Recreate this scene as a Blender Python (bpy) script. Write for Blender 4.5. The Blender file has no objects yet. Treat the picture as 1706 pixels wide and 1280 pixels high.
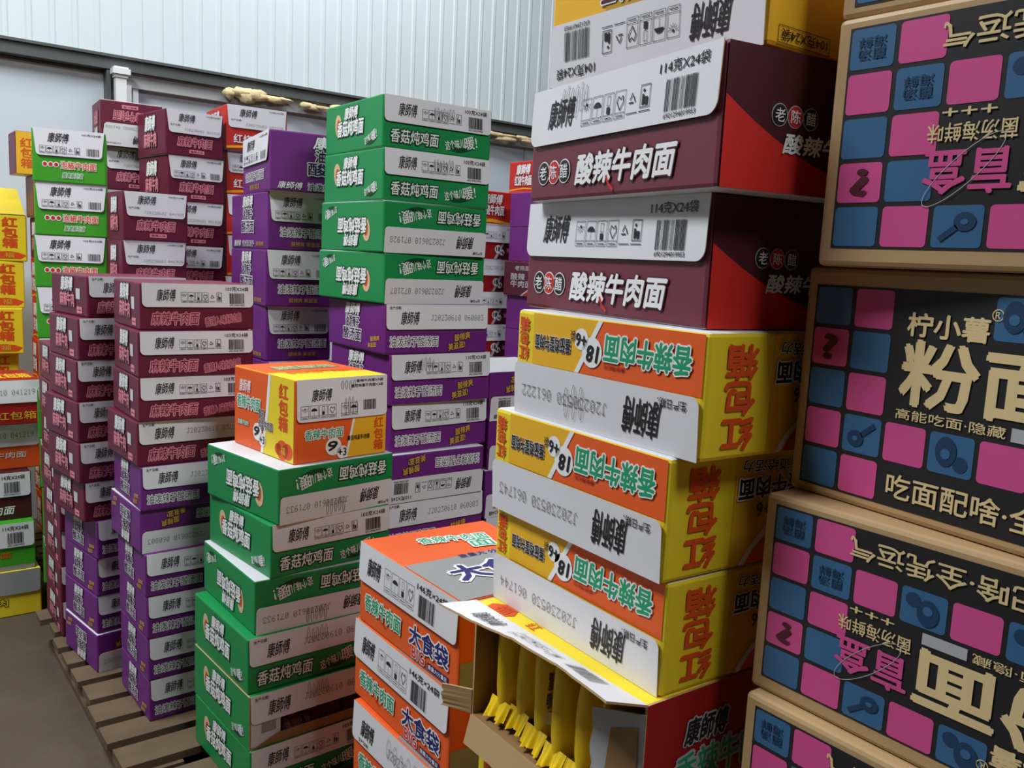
import bpy, bmesh, math, random
from mathutils import Vector, Matrix

R_ = random.Random(11)
scene = bpy.context.scene
COL = scene.collection
sin, cos, pi, rad = math.sin, math.cos, math.pi, math.radians

# ------------------------------------------------------------------ camera
CAM_H = 1.3954
RM = ((0.9988654, 0.0066210, 0.0471599), (-0.0476224, 0.1388727, 0.9891645), (0.0, 0.9902881, -0.1390305))
cd = bpy.data.cameras.new('camera')
cam = bpy.data.objects.new('camera', cd)
COL.objects.link(cam)
cd.sensor_width = 36.0
cd.lens = 1451.34 / 1706 * 36
cd.clip_start = 0.05
m = Matrix(((RM[0][0], RM[1][0], -RM[2][0], 0), (RM[0][1], RM[1][1], -RM[2][1], 0), (RM[0][2], RM[1][2], -RM[2][2], CAM_H), (0, 0, 0, 1)))
cam.matrix_world = m
scene.camera = cam

# ------------------------------------------------------------------ directions of the hall: u along the far wall, n towards it
AL = rad(38)
def W3(u, n, z=0.0):
    return Vector((u * cos(AL) - n * sin(AL), u * sin(AL) + n * cos(AL), z))

# ------------------------------------------------------------------ world, skylights, exposure
world = bpy.data.worlds.new('hall_air')
scene.world = world
world.use_nodes = True
bg = world.node_tree.nodes['Background']
bg.inputs[0].default_value = (0.86, 0.93, 1.0, 1)
bg.inputs[1].default_value = 0.28

def skylight(name, u, n, z, su, sn, power, color=(0.93, 0.97, 1.0), tilt=0.0):
    l = bpy.data.lights.new(name, 'AREA')
    l.shape = 'RECTANGLE'
    l.size, l.size_y = su, sn
    l.energy = power
    l.color = color
    o = bpy.data.objects.new(name, l)
    o.location = W3(u, n, z)
    o.rotation_euler = (0, 0, AL)
    if tilt:
        o.rotation_euler = (0, tilt, AL)
    COL.objects.link(o)
    return o
skylight('roof_skylight', -1.1, 2.4, 4.4, 1.0, 1.5, 190)
skylight('roof_skylight', 1.3, -1.5, 4.4, 1.8, 1.0, 150)
skylight('roof_skylight', 2.3, 3.5, 4.4, 2.2, 0.9, 85)

vs = scene.view_settings
vs.view_transform = 'Standard'
vs.look = 'None'
vs.gamma = 1.0
vs.use_curve_mapping = False
vs.exposure = 0.12
scene.cycles.use_denoising = True
scene.cycles.max_bounces = 8
scene.cycles.diffuse_bounces = 4

# ------------------------------------------------------------------ materials
def lin(c):
    return c / 12.92 if c <= 0.04045 else ((c + 0.055) / 1.055) ** 2.4
MATS = {}
def mat(name, rgb, rough=0.5, var=0.06, bump=0.0, scale=9.0, spec=0.35, metal=0.0):
    if name in MATS:
        return MATS[name]
    mt = bpy.data.materials.new(name)
    mt.use_nodes = True
    nt = mt.node_tree
    b = nt.nodes['Principled BSDF']
    c = [lin(v / 255) for v in rgb]
    b.inputs['Roughness'].default_value = rough
    b.inputs['Specular IOR Level'].default_value = spec
    b.inputs['Metallic'].default_value = metal
    tc = nt.nodes.new('ShaderNodeTexCoord')
    no = nt.nodes.new('ShaderNodeTexNoise')
    no.inputs['Scale'].default_value = scale
    no.inputs['Detail'].default_value = 4
    nt.links.new(tc.outputs['Object'], no.inputs['Vector'])
    mx = nt.nodes.new('ShaderNodeMix')
    mx.data_type = 'RGBA'
    mx.inputs[6].default_value = [max(0, v * (1 - var)) for v in c] + [1]
    mx.inputs[7].default_value = [min(1, v * (1 + var)) for v in c] + [1]
    nt.links.new(no.outputs['Fac'], mx.inputs[0])
    nt.links.new(mx.outputs[2], b.inputs['Base Color'])
    if bump:
        bp = nt.nodes.new('ShaderNodeBump')
        bp.inputs['Strength'].default_value = bump
        bp.inputs['Distance'].default_value = 0.01
        nt.links.new(no.outputs['Fac'], bp.inputs['Height'])
        nt.links.new(bp.outputs[0], b.inputs['Normal'])
    MATS[name] = mt
    return mt

PAL = dict(
    white=(226, 225, 230), offwhite=(212, 212, 216), ink=(38, 36, 40), grey_ink=(95, 95, 100), lightgrey=(178, 180, 184),
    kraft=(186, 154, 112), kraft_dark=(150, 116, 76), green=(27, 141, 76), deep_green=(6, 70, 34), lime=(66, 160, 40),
    purple=(112, 40, 126), deep_purple=(60, 18, 80), maroon=(106, 26, 56), dark_maroon=(74, 28, 36), glare_maroon=(116, 52, 66),
    red=(206, 44, 36), deep_red=(160, 28, 28), pink=(232, 140, 156), yellow=(240, 214, 44), amber=(238, 182, 40), orange=(236, 98, 40),
    red_orange=(222, 84, 30), print_green=(30, 160, 110), navy=(38, 40, 112), print_white=(240, 240, 240), beige=(222, 190, 150),
    black=(34, 32, 34), panel_black=(40, 38, 40), blue=(58, 104, 146), magenta=(212, 82, 146), cream=(226, 202, 150),
    cover_grey=(150, 150, 152), gold=(226, 180, 50), mustard=(190, 150, 40), bag_yellow=(246, 206, 30), bag_dark=(92, 50, 40), plum=(86, 30, 46))
PROUGH = dict(bag_yellow=0.28, green=0.42, purple=0.42)
def M(k):
    return mat(k, PAL[k], PROUGH.get(k, 0.48))

# ------------------------------------------------------------------ object helpers
def link(name, me, parent=None):
    o = bpy.data.objects.new(name, me)
    COL.objects.link(o)
    if parent:
        o.parent = parent
    return o
def tag(o, label=None, cat=None, group=None, kind=None):
    if label: o['label'] = label
    if cat: o['category'] = cat
    if group: o['group'] = group
    if kind: o['kind'] = kind
    return o

class MB:
    """collects polygons with materials and becomes ONE mesh"""
    def __init__(s):
        s.v, s.f, s.m, s.mats, s.smooth = [], [], [], [], []
    def slot(s, k):
        if k not in s.mats:
            s.mats.append(k)
        return s.mats.index(k)
    def add(s, vs, fs, k, smooth=False):
        o = len(s.v)
        s.v += [tuple(v) for v in vs]
        i = s.slot(k)
        for f in fs:
            s.f.append([o + q for q in f])
            s.m.append(i)
            s.smooth.append(smooth)
    def box(s, x0, y0, z0, x1, y1, z1, k):
        v = [(x0, y0, z0), (x1, y0, z0), (x1, y1, z0), (x0, y1, z0), (x0, y0, z1), (x1, y0, z1), (x1, y1, z1), (x0, y1, z1)]
        s.add(v, [(0, 3, 2, 1), (4, 5, 6, 7), (0, 1, 5, 4), (1, 2, 6, 5), (2, 3, 7, 6), (3, 0, 4, 7)], k)
    def obox(s, c, ax, ay, az, k):
        c, ax, ay, az = Vector(c), Vector(ax), Vector(ay), Vector(az)
        v = [c + ax * i + ay * j + az * l for l in (-1, 1) for (i, j) in ((-1, -1), (1, -1), (1, 1), (-1, 1))]
        s.add(v, [(0, 3, 2, 1), (4, 5, 6, 7), (0, 1, 5, 4), (1, 2, 6, 5), (2, 3, 7, 6), (3, 0, 4, 7)], k)
    def slab(s, pts, n, t, k, kb=None, ke=None):
        """polygon pts (3D) thickened by t along n"""
        n = Vector(n).normalized() * t
        p = [Vector(q) for q in pts]
        N = len(p)
        s.add([q + n for q in p], [list(range(N))], k)
        s.add(p, [list(range(N))[::-1]], kb or k)
        for i in range(N):
            j = (i + 1) % N
            s.add([p[i], p[j], p[j] + n, p[i] + n], [(0, 1, 2, 3)], ke or kb or k)
    def mesh(s, name):
        me = bpy.data.meshes.new(name)
        me.from_pydata(s.v, [], s.f)
        for k in s.mats:
            me.materials.append(k if not isinstance(k, str) else M(k))
        me.polygons.foreach_set('material_index', s.m)
        me.polygons.foreach_set('use_smooth', s.smooth)
        me.update()
        return me

# ------------------------------------------------------------------ lettering
_T = {}
def glyphs(t, shear=0.0, off=0.0, line=1.0):
    key = (t, shear, off, line)
    if key in _T:
        return _T[key]
    c = bpy.data.curves.new('lettering', 'FONT')
    c.body = t
    c.shear = shear
    c.offset = off
    c.resolution_u = 2
    c.space_line = line
    o = bpy.data.objects.new('lettering', c)
    COL.objects.link(o)
    dg = bpy.context.evaluated_depsgraph_get()
    me = bpy.data.meshes.new_from_object(o.evaluated_get(dg))
    v = [(p.co.x, p.co.y) for p in me.vertices]
    f = [tuple(p.vertices) for p in me.polygons]
    bpy.data.objects.remove(o)
    bpy.data.curves.remove(c)
    bpy.data.meshes.remove(me)
    bb = (min(p[0] for p in v), min(p[1] for p in v), max(p[0] for p in v), max(p[1] for p in v))
    _T[key] = (v, f, bb)
    return _T[key]

DOTS = {'0': '0e11131519110e', '1': '040c040404040e', '2': '0e11010204081f', '3': '1f02040201110e', '4': '02060a121f0202', '5': '1f101e0101110e',
        '6': '0608101e11110e', '7': '1f010204080808', '8': '0e11110e11110e', '9': '0e11110f01020c', 'J': '0702020202120c'}

class Face:
    """a flat face of a carton: fractions 0..1 across and up, prints in thin layers"""
    def __init__(s, mb, o, ex, ey, w, h, n):
        s.mb, s.o, s.ex, s.ey, s.w, s.h, s.n = mb, Vector(o), Vector(ex), Vector(ey), w, h, Vector(n)
    def P(s, x, y, l=0):
        return s.o + s.ex * (x * s.w) + s.ey * (y * s.h) + s.n * (0.0006 + 0.0004 * l)
    def poly(s, pts, k, l=0):
        s.mb.add([s.P(x, y, l) for x, y in pts], [list(range(len(pts)))], k)
    def rect(s, x0, y0, x1, y1, k, l=0):
        s.poly([(x0, y0), (x1, y0), (x1, y1), (x0, y1)], k, l)
    def frame(s, x0, y0, x1, y1, t, k, l=0):
        a = t / s.w; b = t / s.h
        s.rect(x0, y0, x1, y0 + b, k, l); s.rect(x0, y1 - b, x1, y1, k, l)
        s.rect(x0, y0 + b, x0 + a, y1 - b, k, l); s.rect(x1 - a, y0 + b, x1, y1 - b, k, l)
    def ell(s, cx, cy, rx, ry, k, l=0, n=24, rot=0.0, t0=0.0, t1=2 * pi):
        """radii in metres"""
        pts = []
        N = n if t1 - t0 > 6 else n + 1
        for i in range(N):
            t = t0 + (t1 - t0) * i / n
            x, y = rx * cos(t), ry * sin(t)
            pts.append((cx + (x * cos(rot) - y * sin(rot)) / s.w, cy + (x * sin(rot) + y * cos(rot)) / s.h))
        s.poly(pts, k, l)
    def ring(s, cx, cy, rx, ry, t, k, l=0, n=20, rot=0.0):
        vs = []
        for i in range(n):
            a = 2 * pi * i / n
            for r in (0, 1):
                x, y = (rx - t * r) * cos(a), (ry - t * r) * sin(a)
                vs.append(s.P(cx + (x * cos(rot) - y * sin(rot)) / s.w, cy + (x * sin(rot) + y * cos(rot)) / s.h, l))
        fs = [(2 * i, 2 * ((i + 1) % n), 2 * ((i + 1) % n) + 1, 2 * i + 1) for i in range(n)]
        s.mb.add(vs, fs, k)
    def line(s, pts, t, k, l=0):
        q = [(x * s.w, y * s.h) for x, y in pts]
        for (x0, y0), (x1, y1) in zip(q, q[1:]):
            d = math.hypot(x1 - x0, y1 - y0) or 1
            a, b = -(y1 - y0) / d * t / 2, (x1 - x0) / d * t / 2
            s.poly([((x0 + a) / s.w, (y0 + b) / s.h), ((x0 - a) / s.w, (y0 - b) / s.h), ((x1 - a) / s.w, (y1 - b) / s.h), ((x1 + a) / s.w, (y1 + b) / s.h)], k, l)
    def text(s, t, x0, y0, x1, y1, k, l=2, shear=0.0, off=0.01, out=None, ow=0.07, rot=0.0, line=1.0, out2=None, ow2=0.12):
        v, f, bb = glyphs(t, shear, 0.0, line)
        W, H = (x1 - x0) * s.w, (y1 - y0) * s.h
        sx, sy = W / (bb[2] - bb[0]), H / (bb[3] - bb[1])
        cx, cy = (x0 + x1) / 2 * s.w, (y0 + y1) / 2 * s.h
        mx, my = (bb[0] + bb[2]) / 2, (bb[1] + bb[3]) / 2
        c, d = cos(rad(rot)), sin(rad(rot))
        em = H / (bb[3] - bb[1]) if (bb[3] - bb[1]) < 1.2 else sx
        for kk, o, dl, N in ((out2, ow2, -2, 10), (out, ow, -1, 8), (k, off, 0, 4)):
            if kk is None:
                continue
            vs, fs = [], []
            spots = [(0, 0)] if o <= 0 else [(cos(2 * pi * i / N + .4) * o * em, sin(2 * pi * i / N + .4) * o * em) for i in range(N)]
            for si, (a, b) in enumerate(spots):
                n0 = len(vs)
                for (x, y) in v:
                    x, y = (x - mx) * sx, (y - my) * sy
                    vs.append(s.P((cx + x * c - y * d + a) / s.w, (cy + x * d + y * c + b) / s.h, l + dl + si * .08))
                fs += [tuple(n0 + q for q in g) for g in f]
            s.mb.add(vs, fs, kk)
    def bars(s, x0, y0, x1, y1, k='ink', n=34, seed=1, l=1):
        r = random.Random(seed)
        ws = [r.choice((1, 1, 2, 3)) for _ in range(2 * n)]
        tot = sum(ws); x = x0
        for i, w in enumerate(ws):
            d = (x1 - x0) * w / tot
            if i % 2 == 0:
                s.rect(x, y0, x + d, y1, k, l)
            x += d
    def dots(s, t, x0, y0, x1, y1, k='grey_ink', l=1):
        n = len(t); cw = (x1 - x0) / n; px = cw / 6.4; py = (y1 - y0) / 7
        for i, ch in enumerate(t):
            h = DOTS.get(ch)
            if not h:
                continue
            for r in range(7):
                b = int(h[2 * r:2 * r + 2], 16)
                for c in range(5):
                    if b >> (4 - c) & 1:
                        x = x0 + i * cw + c * px; y = y1 - (r + 1) * py
                        s.rect(x, y, x + px * 0.78, y + py * 0.72, k, l)
    def icons(s, x0, y0, x1, y1, n=6, k='ink', l=1, t=0.0007):
        """row of handling marks: keep dry, this way up, handle with care, recycle, bin"""
        cw = (x1 - x0) / n
        for i in range(n):
            a, b = x0 + i * cw + cw * 0.06, x0 + (i + 1) * cw - cw * 0.06
            mx = (a + b) / 2; hh = y1 - y0; my = y0 + hh * 0.58
            w = (b - a) * s.w
            kind = i if n > 4 else (0, 1, 2, 3)[i]
            if kind < 4:
                s.frame(a, y0, b, y1, t, k, l)
                s.rect(a, y0 + hh * 0.2, b, y0 + hh * 0.2 + t / s.h, k, l)
                s.line([(a + cw * 0.15, y0 + hh * 0.1), (b - cw * 0.15, y0 + hh * 0.1)], t * 1.6, k, l)
            if kind == 0:
                s.ell(mx, my + hh * 0.2, w * 0.09, w * 0.09, k, l, 10)
                for q in range(7):
                    g = pi + pi * q / 6
                    s.line([(mx + cos(g) * w * 0.14 / s.w, my + hh * 0.18 + sin(g) * w * 0.14 / s.h), (mx + cos(g) * w * 0.42 / s.w, my + hh * 0.2 + sin(g) * w * 0.42 / s.h)], t, k, l)
            elif kind == 1:
                s.ell(mx, my, w * 0.38, w * 0.3, k, l, 12, 0, 0, pi)
                s.line([(mx, my), (mx, y0 + hh * 0.26)], t, k, l)
            elif kind == 2:
                s.rect(mx - cw * 0.14, y0 + hh * 0.26, mx + cw * 0.14, y0 + hh * 0.5, k, l)
                s.frame(mx - cw * 0.14, y0 + hh * 0.55, mx + cw * 0.14, y1 - hh * 0.1, t, k, l)
            elif kind == 3:
                s.line([(mx, y0 + hh * 0.3), (mx + cw * 0.28, my), (mx + cw * 0.2, my + hh * 0.22), (mx + cw * 0.04, my + hh * 0.1), (mx - cw * 0.16, my + hh * 0.22), (mx - cw * 0.28, my + hh * 0.02), (mx, y0 + hh * 0.3)], t * 2, k, l)
            elif kind == 4:
                q = [(mx + cos(g) * w * 0.34 / s.w, my + sin(g) * w * 0.34 / s.h) for g in (pi / 2, pi / 2 + 2.094, pi / 2 + 4.189)]
                for j in range(3):
                    p0, p1 = q[j], q[(j + 1) % 3]
                    s.line([p0, (p0[0] * 0.3 + p1[0] * 0.7, p0[1] * 0.3 + p1[1] * 0.7)], t * 2.4, k, l)
                s.line([(a, y0 + hh * 0.1), (b, y0 + hh * 0.1)], t * 1.6, k, l)
            else:
                s.frame(a + cw * 0.06, y0 + hh * 0.22, b - cw * 0.06, y1, t * 1.4, k, l)
                s.rect(mx - cw * 0.02, y0 + hh * 0.3, mx + cw * 0.22, y0 + hh * 0.58, k, l)
                s.ell(mx - cw * 0.1, y1 - hh * 0.2, w * 0.09, w * 0.09, k, l, 10)
                s.rect(mx - cw * 0.22, y0 + hh * 0.3, mx - cw * 0.08, y0 + hh * 0.68, k, l)
                s.line([(a, y0 + hh * 0.1), (b, y0 + hh * 0.1)], t * 1.6, k, l)
    def smear(s, x0, y0, x1, y1, n, seed=1, k='ink', l=3):
        """long looped marks left by the date printer"""
        r = random.Random(seed)
        for i in range(n):
            x = x0 + (x1 - x0) * (i + 0.5) / n
            h = (y1 - y0) * r.uniform(0.7, 1.0)
            y = y0 + (y1 - y0) * r.uniform(0.4, 0.6)
            s.ring(x, y, (x1 - x0) / n * 0.3 * s.w, h / 2 * s.h, 0.0009, k, l, 14)

# ------------------------------------------------------------------ cartons
DIM = dict(mar=(.4298, .2888, .1625), yel=(.3887, .3227, .1568), top=(.3914, .2881, .165), grn=(.3578, .3737, .1436), pur=(.3542, .3655, .145),
           mrn=(.2916, .256, .1162), nin=(.284, .3271, .2185), ora=(.3989, .3202, .1775), brn=(.5227, .3511, .2671), lgr=(.2151, .36, .1684),
           far=(.2136, .3485, .1589), red=(.2327, .3441, .1618), ylw=(.32, .3166, .18), lef=(.3906, .2903, .1721), hh=(.3434, .3428, .1573), hp=(.1951, .3487, .1551))
DIM['open'] = (.3887, .3227, .196); DIM['torn'] = DIM['grn']; DIM['mpu'] = DIM['mrn']; DIM['k18'] = (.39, .28, .1589); DIM['pln'] = (.36, .28, .1589)

def faces_of(mb, W, D, H):
    a, b = W / 2, D / 2
    return dict(front=Face(mb, (-a, -b, 0), (1, 0, 0), (0, 0, 1), W, H, (0, -1, 0)), left=Face(mb, (-a, b, 0), (0, -1, 0), (0, 0, 1), D, H, (-1, 0, 0)),
                right=Face(mb, (a, -b, 0), (0, 1, 0), (0, 0, 1), D, H, (1, 0, 0)), top=Face(mb, (-a, -b, H), (1, 0, 0), (0, 1, 0), W, D, (0, 0, 1)),
                back=Face(mb, (a, b, 0), (-1, 0, 0), (0, 0, 1), W, H, (0, 1, 0)))

def shell(mb, W, D, H, side, front=None, top=None, bottom='offwhite', r=0.0045):
    """closed carton with softly rounded folds"""
    bm = bmesh.new()
    bmesh.ops.create_cube(bm, size=1)
    bmesh.ops.scale(bm, vec=(W, D, H), verts=bm.verts)
    bmesh.ops.translate(bm, vec=(0, 0, H / 2), verts=bm.verts)
    bmesh.ops.bevel(bm, geom=bm.edges[:], offset=r, segments=2, affect='EDGES', profile=0.5)
    bm.normal_update()
    bm.verts.index_update()
    V = [v.co.copy() for v in bm.verts]
    for f in bm.faces:
        n = f.normal
        k = side
        if n.z > 0.8: k = top or side
        elif n.z < -0.8: k = bottom
        elif n.y < -0.8: k = front or side
        mb.add([V[v.index] for v in f.verts], [list(range(len(f.verts)))], k, smooth=len(f.verts) < 4 or f.calc_area() < 0.01 * W * H)
    bm.free()

def flap_mesh(W, D, H, paint, fh=0.5, k='white', mg=0.004, r=0.012, slant=0.0):
    """white printed panel folded over the upper front of a carton"""
    mb = MB()
    h = fh * H
    y0, y1 = -D / 2 - 0.0052, -D / 2 - 0.0016
    ey = Vector((0, y1 - y0, h)).normalized()
    nn = Vector((0, -1, 0)).cross(Vector((1, 0, 0)))
    nrm = Vector((1, 0, 0)).cross(ey)
    w = W - 2 * mg
    f = Face(mb, (-w / 2, y0, H - h), (1, 0, 0), ey, w, h, nrm)
    pts = []
    rx, ry = r / w, r / h
    for i in range(6):
        t = pi + pi / 2 * i / 5
        pts.append((slant + rx + rx * cos(t), ry + ry * sin(t)))
    for i in range(6):
        t = 1.5 * pi + pi / 2 * i / 5
        pts.append((1 - slant - rx + rx * cos(t), ry + ry * sin(t)))
    pts += [(1, 1), (0, 1)]
    p3 = [f.o + f.ex * (x * w) + f.ey * (y * h) for x, y in pts]
    mb.slab([p - nrm * 0.0014 for p in p3], nrm, 0.0014, k, 'kraft')
    paint(f)
    return mb.mesh('white_flap')

def brand(f, x0, y0, x1, y1, k='ink', l=1, **kw):
    f.text('康師傅', x0, y0, x1, y1, k, l, shear=0.25, off=0.009, **kw)

def wide_flap(weight, seed=1, ink=None):
    def p(f):
        if ink:
            f.smear(*ink, seed=seed)
        brand(f, .12, .26, .29, .76)
        f.icons(.33, .2, .71, .64)
        f.bars(.775, .16, .915, .62, seed=seed)
        f.text(weight, .74, .72, .955, .9, 'ink', 1)
        f.text('6921294019953', .775, .06, .915, .13, 'ink', 1)
    return p
def date_flap(code, low=False):
    def p(f):
        if low:
            brand(f, .16, .2, .35, .82)
            f.text('生产日期：', .05, .1, .18, .26, 'ink', 1)
            f.dots('J20230530 ' + code, .43, .42, .95, .64)
            if code == '061222':
                f.smear(.55, .2, .68, .98, 3, 4)
        else:
            brand(f, .13, .2, .31, .72)
            f.text('生产日期：', .03, .8, .14, .92, 'ink', 1)
            f.dots('J20230610 ' + code, .42, .36, .96, .6)
            if code in ('071933', '06801'):
                f.smear(.44, .3, .62, .95, 5, 6)
    return p
def square_flap(weight, seed=1, date=None):
    def p(f):
        brand(f, .2, .5, .5, .86)
        if date:
            f.text('生产日期：', .06, .3, .24, .38, 'ink', 1)
            f.dots('J20230602 ' + date, .3, .12, .95, .24)
            f.text(weight, .7, .84, .95, .91, 'ink', 1)
        else:
            f.icons(.08, .08, .66, .36)
            f.bars(.74, .08, .92, .36, seed=seed, n=22)
            f.text(weight, .68, .82, .95, .9, 'ink', 1)
    return p

def badge(f, cx, cy, r, big, small, l=1):
    f.ell(cx, cy, r, r, 'print_white', l)
    f.ell(cx + 1.15 * r / f.w, cy - .75 * r / f.h, .72 * r, .72 * r, 'print_white', l)
    f.text(big, cx - .7 * r / f.w, cy - .45 * r / f.h, cx + .5 * r / f.w, cy + .6 * r / f.h, 'black', l + 2, shear=.15, off=.03)
    f.text(small, cx + .6 * r / f.w, cy - 1.15 * r / f.h, cx + 1.65 * r / f.w, cy - .3 * r / f.h, 'black', l + 2, off=.02)

def arc_text(f, x0, y0, x1, y1, rot, big='暖!'):
    """small slogan on a dark curved ribbon"""
    cx, cy = (x0 + x1) / 2, (y0 + y1) / 2
    n = 10
    pts = []
    for i in range(n + 1):
        t = i / n
        pts.append((x0 + (x1 - x0) * t, y0 + (y1 - y0) * (.12 - .3 * sin(pi * t) + .25 * t)))
    for i in range(n, -1, -1):
        t = i / n
        pts.append((x0 + (x1 - x0) * t, y0 + (y1 - y0) * (.14 + .25 * t)))
    f.poly(pts, 'deep_green', 1)
    f.text('这个味儿', x0, y0 + (y1 - y0) * .12, x0 + (x1 - x0) * .6, y0 + (y1 - y0) * .68, 'print_white', 3, rot=rot)
    f.text(big, x0 + (x1 - x0) * .6, y0 + (y1 - y0) * .22, x1, y1, 'print_white', 3, rot=rot)

def side_logo(f, lines, ink, out, x0, x1, y0=.16, y1=.9, out_k='print_white', bk='print_white', bko='ink'):
    """stacked emblem on the end of a carton: brand name above the flavour name"""
    n = len(lines) + 1
    h = (y1 - y0) / n
    c = (x0 + x1) / 2
    w = (x1 - x0)
    f.text('康師傅', c - w * .42, y1 - h * .95, c + w * .42, y1, bk, 4, shear=.2, off=.03, out=bko, ow=.09)
    y = y1 - h * 1.05
    for i, t in enumerate(lines):
        f.text(t, x0 + (w * .12 if i == 0 and len(lines) > 1 else 0), y - h * .95, x1 - (w * .12 if i == 0 and len(lines) > 1 else 0), y, ink, 4, off=.02, out=out, ow=.1)
        y -= h

def build_kind(t, var, D):
    W, _, H = DIM[t]
    mb = MB()
    fl = None
    fs = faces_of(mb, W, D, H)
    F, L, Rr, Tp = fs['front'], fs['left'], fs['right'], fs['top']
    if t == 'grn':
        shell(mb, W, D, H, 'green')
        F.text('香菇炖鸡面', .07, .12, .5, .38, 'print_white', 3, shear=.1, out='deep_green', ow=.1)
        arc_text(F, .56, .1, .86, .42, 12)
        for E in (L, Rr):
            E.text('康師傅', .36, .66, .6, .9, 'print_white', 4, shear=.2, off=.03, out='deep_green', ow=.1)
            E.text('香菇炖鸡面', .24, .33, .7, .64, 'print_white', 4, shear=.1, off=.03, out='deep_green', ow=.1)
            E.ell(.25, .56, .022, .034, 'beige', 1, rot=.2); E.ell(.25, .55, .012, .02, 'red_orange', 2); E.ell(.25, .55, .006, .01, 'cream', 3)
            arc_text(E, .72, .1, .92, .36, 18)
        fl = flap_mesh(W, D, H, wide_flap('103克X24袋', 3, (.44, .3, .64, .82, 7) if var == 'S' else None) if var in 'AS' else date_flap(var))
    elif t in ('pur', 'mpu'):
        shell(mb, W, D, H, 'purple', top='purple')
        F.text('油泼辣子酸汤面', .05, .15, .5, .36, 'deep_purple', 3, off=.0, out='print_white', ow=.085)
        F.text('酸辣爽', .66, .27, .82, .42, 'gold', 3, rot=10, shear=.1, out='deep_purple', ow=.08)
        F.text('美滋滋!', .6, .08, .77, .23, 'gold', 3, rot=10, shear=.1, out='deep_purple', ow=.08)
        for E in (L, Rr):
            side_logo(E, ['油泼辣子', '酸汤面'], 'deep_purple', 'print_white', .3, .62, .18, .95)
            E.text('酸辣爽', .78, .24, .93, .34, 'gold', 3, rot=8); E.text('美滋滋!', .74, .1, .88, .2, 'gold', 3, rot=8)
        fl = flap_mesh(W, D, H, wide_flap('110克X24袋', 5, (.27, .28, .42, .84, 4) if var == 'S' else None) if var in 'AS' else date_flap('060803'), k='white')
    elif t == 'mrn':
        shell(mb, W, D, H, 'maroon')
        F.text('麻辣牛肉面', .09, .12, .5, .39, 'maroon', 3, shear=.15, off=.0, out='pink', ow=.08, out2='dark_maroon', ow2=.12)
        F.text('香辣入味好过瘾', .55, .13, .88, .33, 'maroon', 3, shear=.1, off=-.0, out='pink', ow=.07, rot=8)
        side_logo(L, ['麻辣牛肉', '面'][:1], 'pink', 'dark_maroon', .26, .66, .22, .95)
        L.rect(.72, .08, .86, .24, 'pink', 1); L.rect(.74, .15, .84, .17, 'maroon', 2)
        L.rect(.7, .42, .81, .68, 'offwhite', 1)
        fl = flap_mesh(W, D, H, wide_flap('103克X24袋', 7) if var == 'A' else date_flap('051144'))
    elif t == 'mar':
        shell(mb, W, D, H, 'glare_maroon', front='glare_maroon', top='glare_maroon', r=.006)  # maroon lightened: the glare on the front is put into the body colour
        Rr.rect(0.01, 0.01, .99, .99, 'dark_maroon', 0)  # right side darker than the glare-toned front, difference put into the colour
        pts = [(.01, .64)]
        for i in range(13):
            q = i / 12
            pts.append((.01 + .97 * q, .64 - .52 * (1 - (1 - q) ** 2.0) - .04 * q))
        Rr.poly([(.01, .01)] + [(.98, .01)] + pts[::-1], 'red', 1)
        for j, (ch, k) in enumerate((('老', 'black'), ('陈', 'red'), ('醋', 'black'))):
            for (f, cx, cy, rr) in ((F, .10 + .068 * j, .25, .0165), (Rr, .29 + .085 * j, .55, .0125)):
                f.ell(cx, cy, rr, rr * 1.05, 'print_white' if f is F else 'lightgrey', 2)
                f.ell(cx, cy, rr * .9, rr * .95, k, 3)
                f.text(ch, cx - .6 * rr / f.w, cy - .6 * rr / f.h, cx + .6 * rr / f.w, cy + .6 * rr / f.h, 'print_white', 5)
        F.text('酸辣牛肉面', .31, .12, .83, .37, 'print_white', 4, shear=.18, off=.035, out='dark_maroon', ow=.075)
        F.line([(.49, .17), (.505, .1), (.53, .05)], .004, 'red', 5)
        Rr.text('酸辣牛肉面', .32, .29, .86, .43, 'print_white', 4, shear=.18, off=.03)
        fl = flap_mesh(W, D, H, wide_flap('114克X24袋', 9, (.2, .4, .37, .98, 6) if var == 'S' else None), r=.016)
    elif t == 'yel':
        shell(mb, W, D, H, 'yellow', r=.006, top='yellow')
        if var == 'plain':
            F.rect(.05, .03, .98, .94, 'orange', 0)
            F.text('香辣牛肉面', .2, .3, .8, .7, 'print_green', 4, out='print_white', ow=.08)
            return mb.mesh('carton_body'), None
        F.rect(.012, .02, .62, .5, 'orange', 0)
        F.poly([(.50, .02), (.89, .02), (.89, .5), (.62, .5)], 'amber', 1)
        F.poly([(.485, .02), (.51, .02), (.63, .5), (.605, .5)], 'print_white', 2)
        F.text('香辣牛肉面', .06, .13, .47, .36, 'print_green', 5, shear=.08, off=.025, out='print_white', ow=.085)
        F.text('康師傅红包', .36, .38, .47, .42, 'deep_red', 3)
        badge(F, .535, .3, .021, '18', '+6', 3)
        F.text('袋', .625, .13, .655, .22, 'black', 6)
        F.text('番茄鸡蛋牛肉面', .655, .21, .87, .35, 'black', 5, off=.02, out='print_white', ow=.05)
        F.text('红\n包\n箱', .915, .07, .975, .47, 'red_orange', 3, off=.03)
        L.rect(.01, .02, .635, .98, 'amber', 0)
        L.poly([(.01, .98), (.55, .98), (.5, .86), (.4, .7), (.25, .6), (.01, .56)], 'orange', 1)
        L.poly([(.55, .98), (.585, .98), (.53, .84), (.43, .67), (.27, .565), (.01, .525), (.01, .56), (.25, .6), (.4, .7), (.5, .86)], 'print_white', 2)
        L.text('红\n包\n箱', .73, .1, .9, .92, 'red_orange', 3, off=.03)
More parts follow.
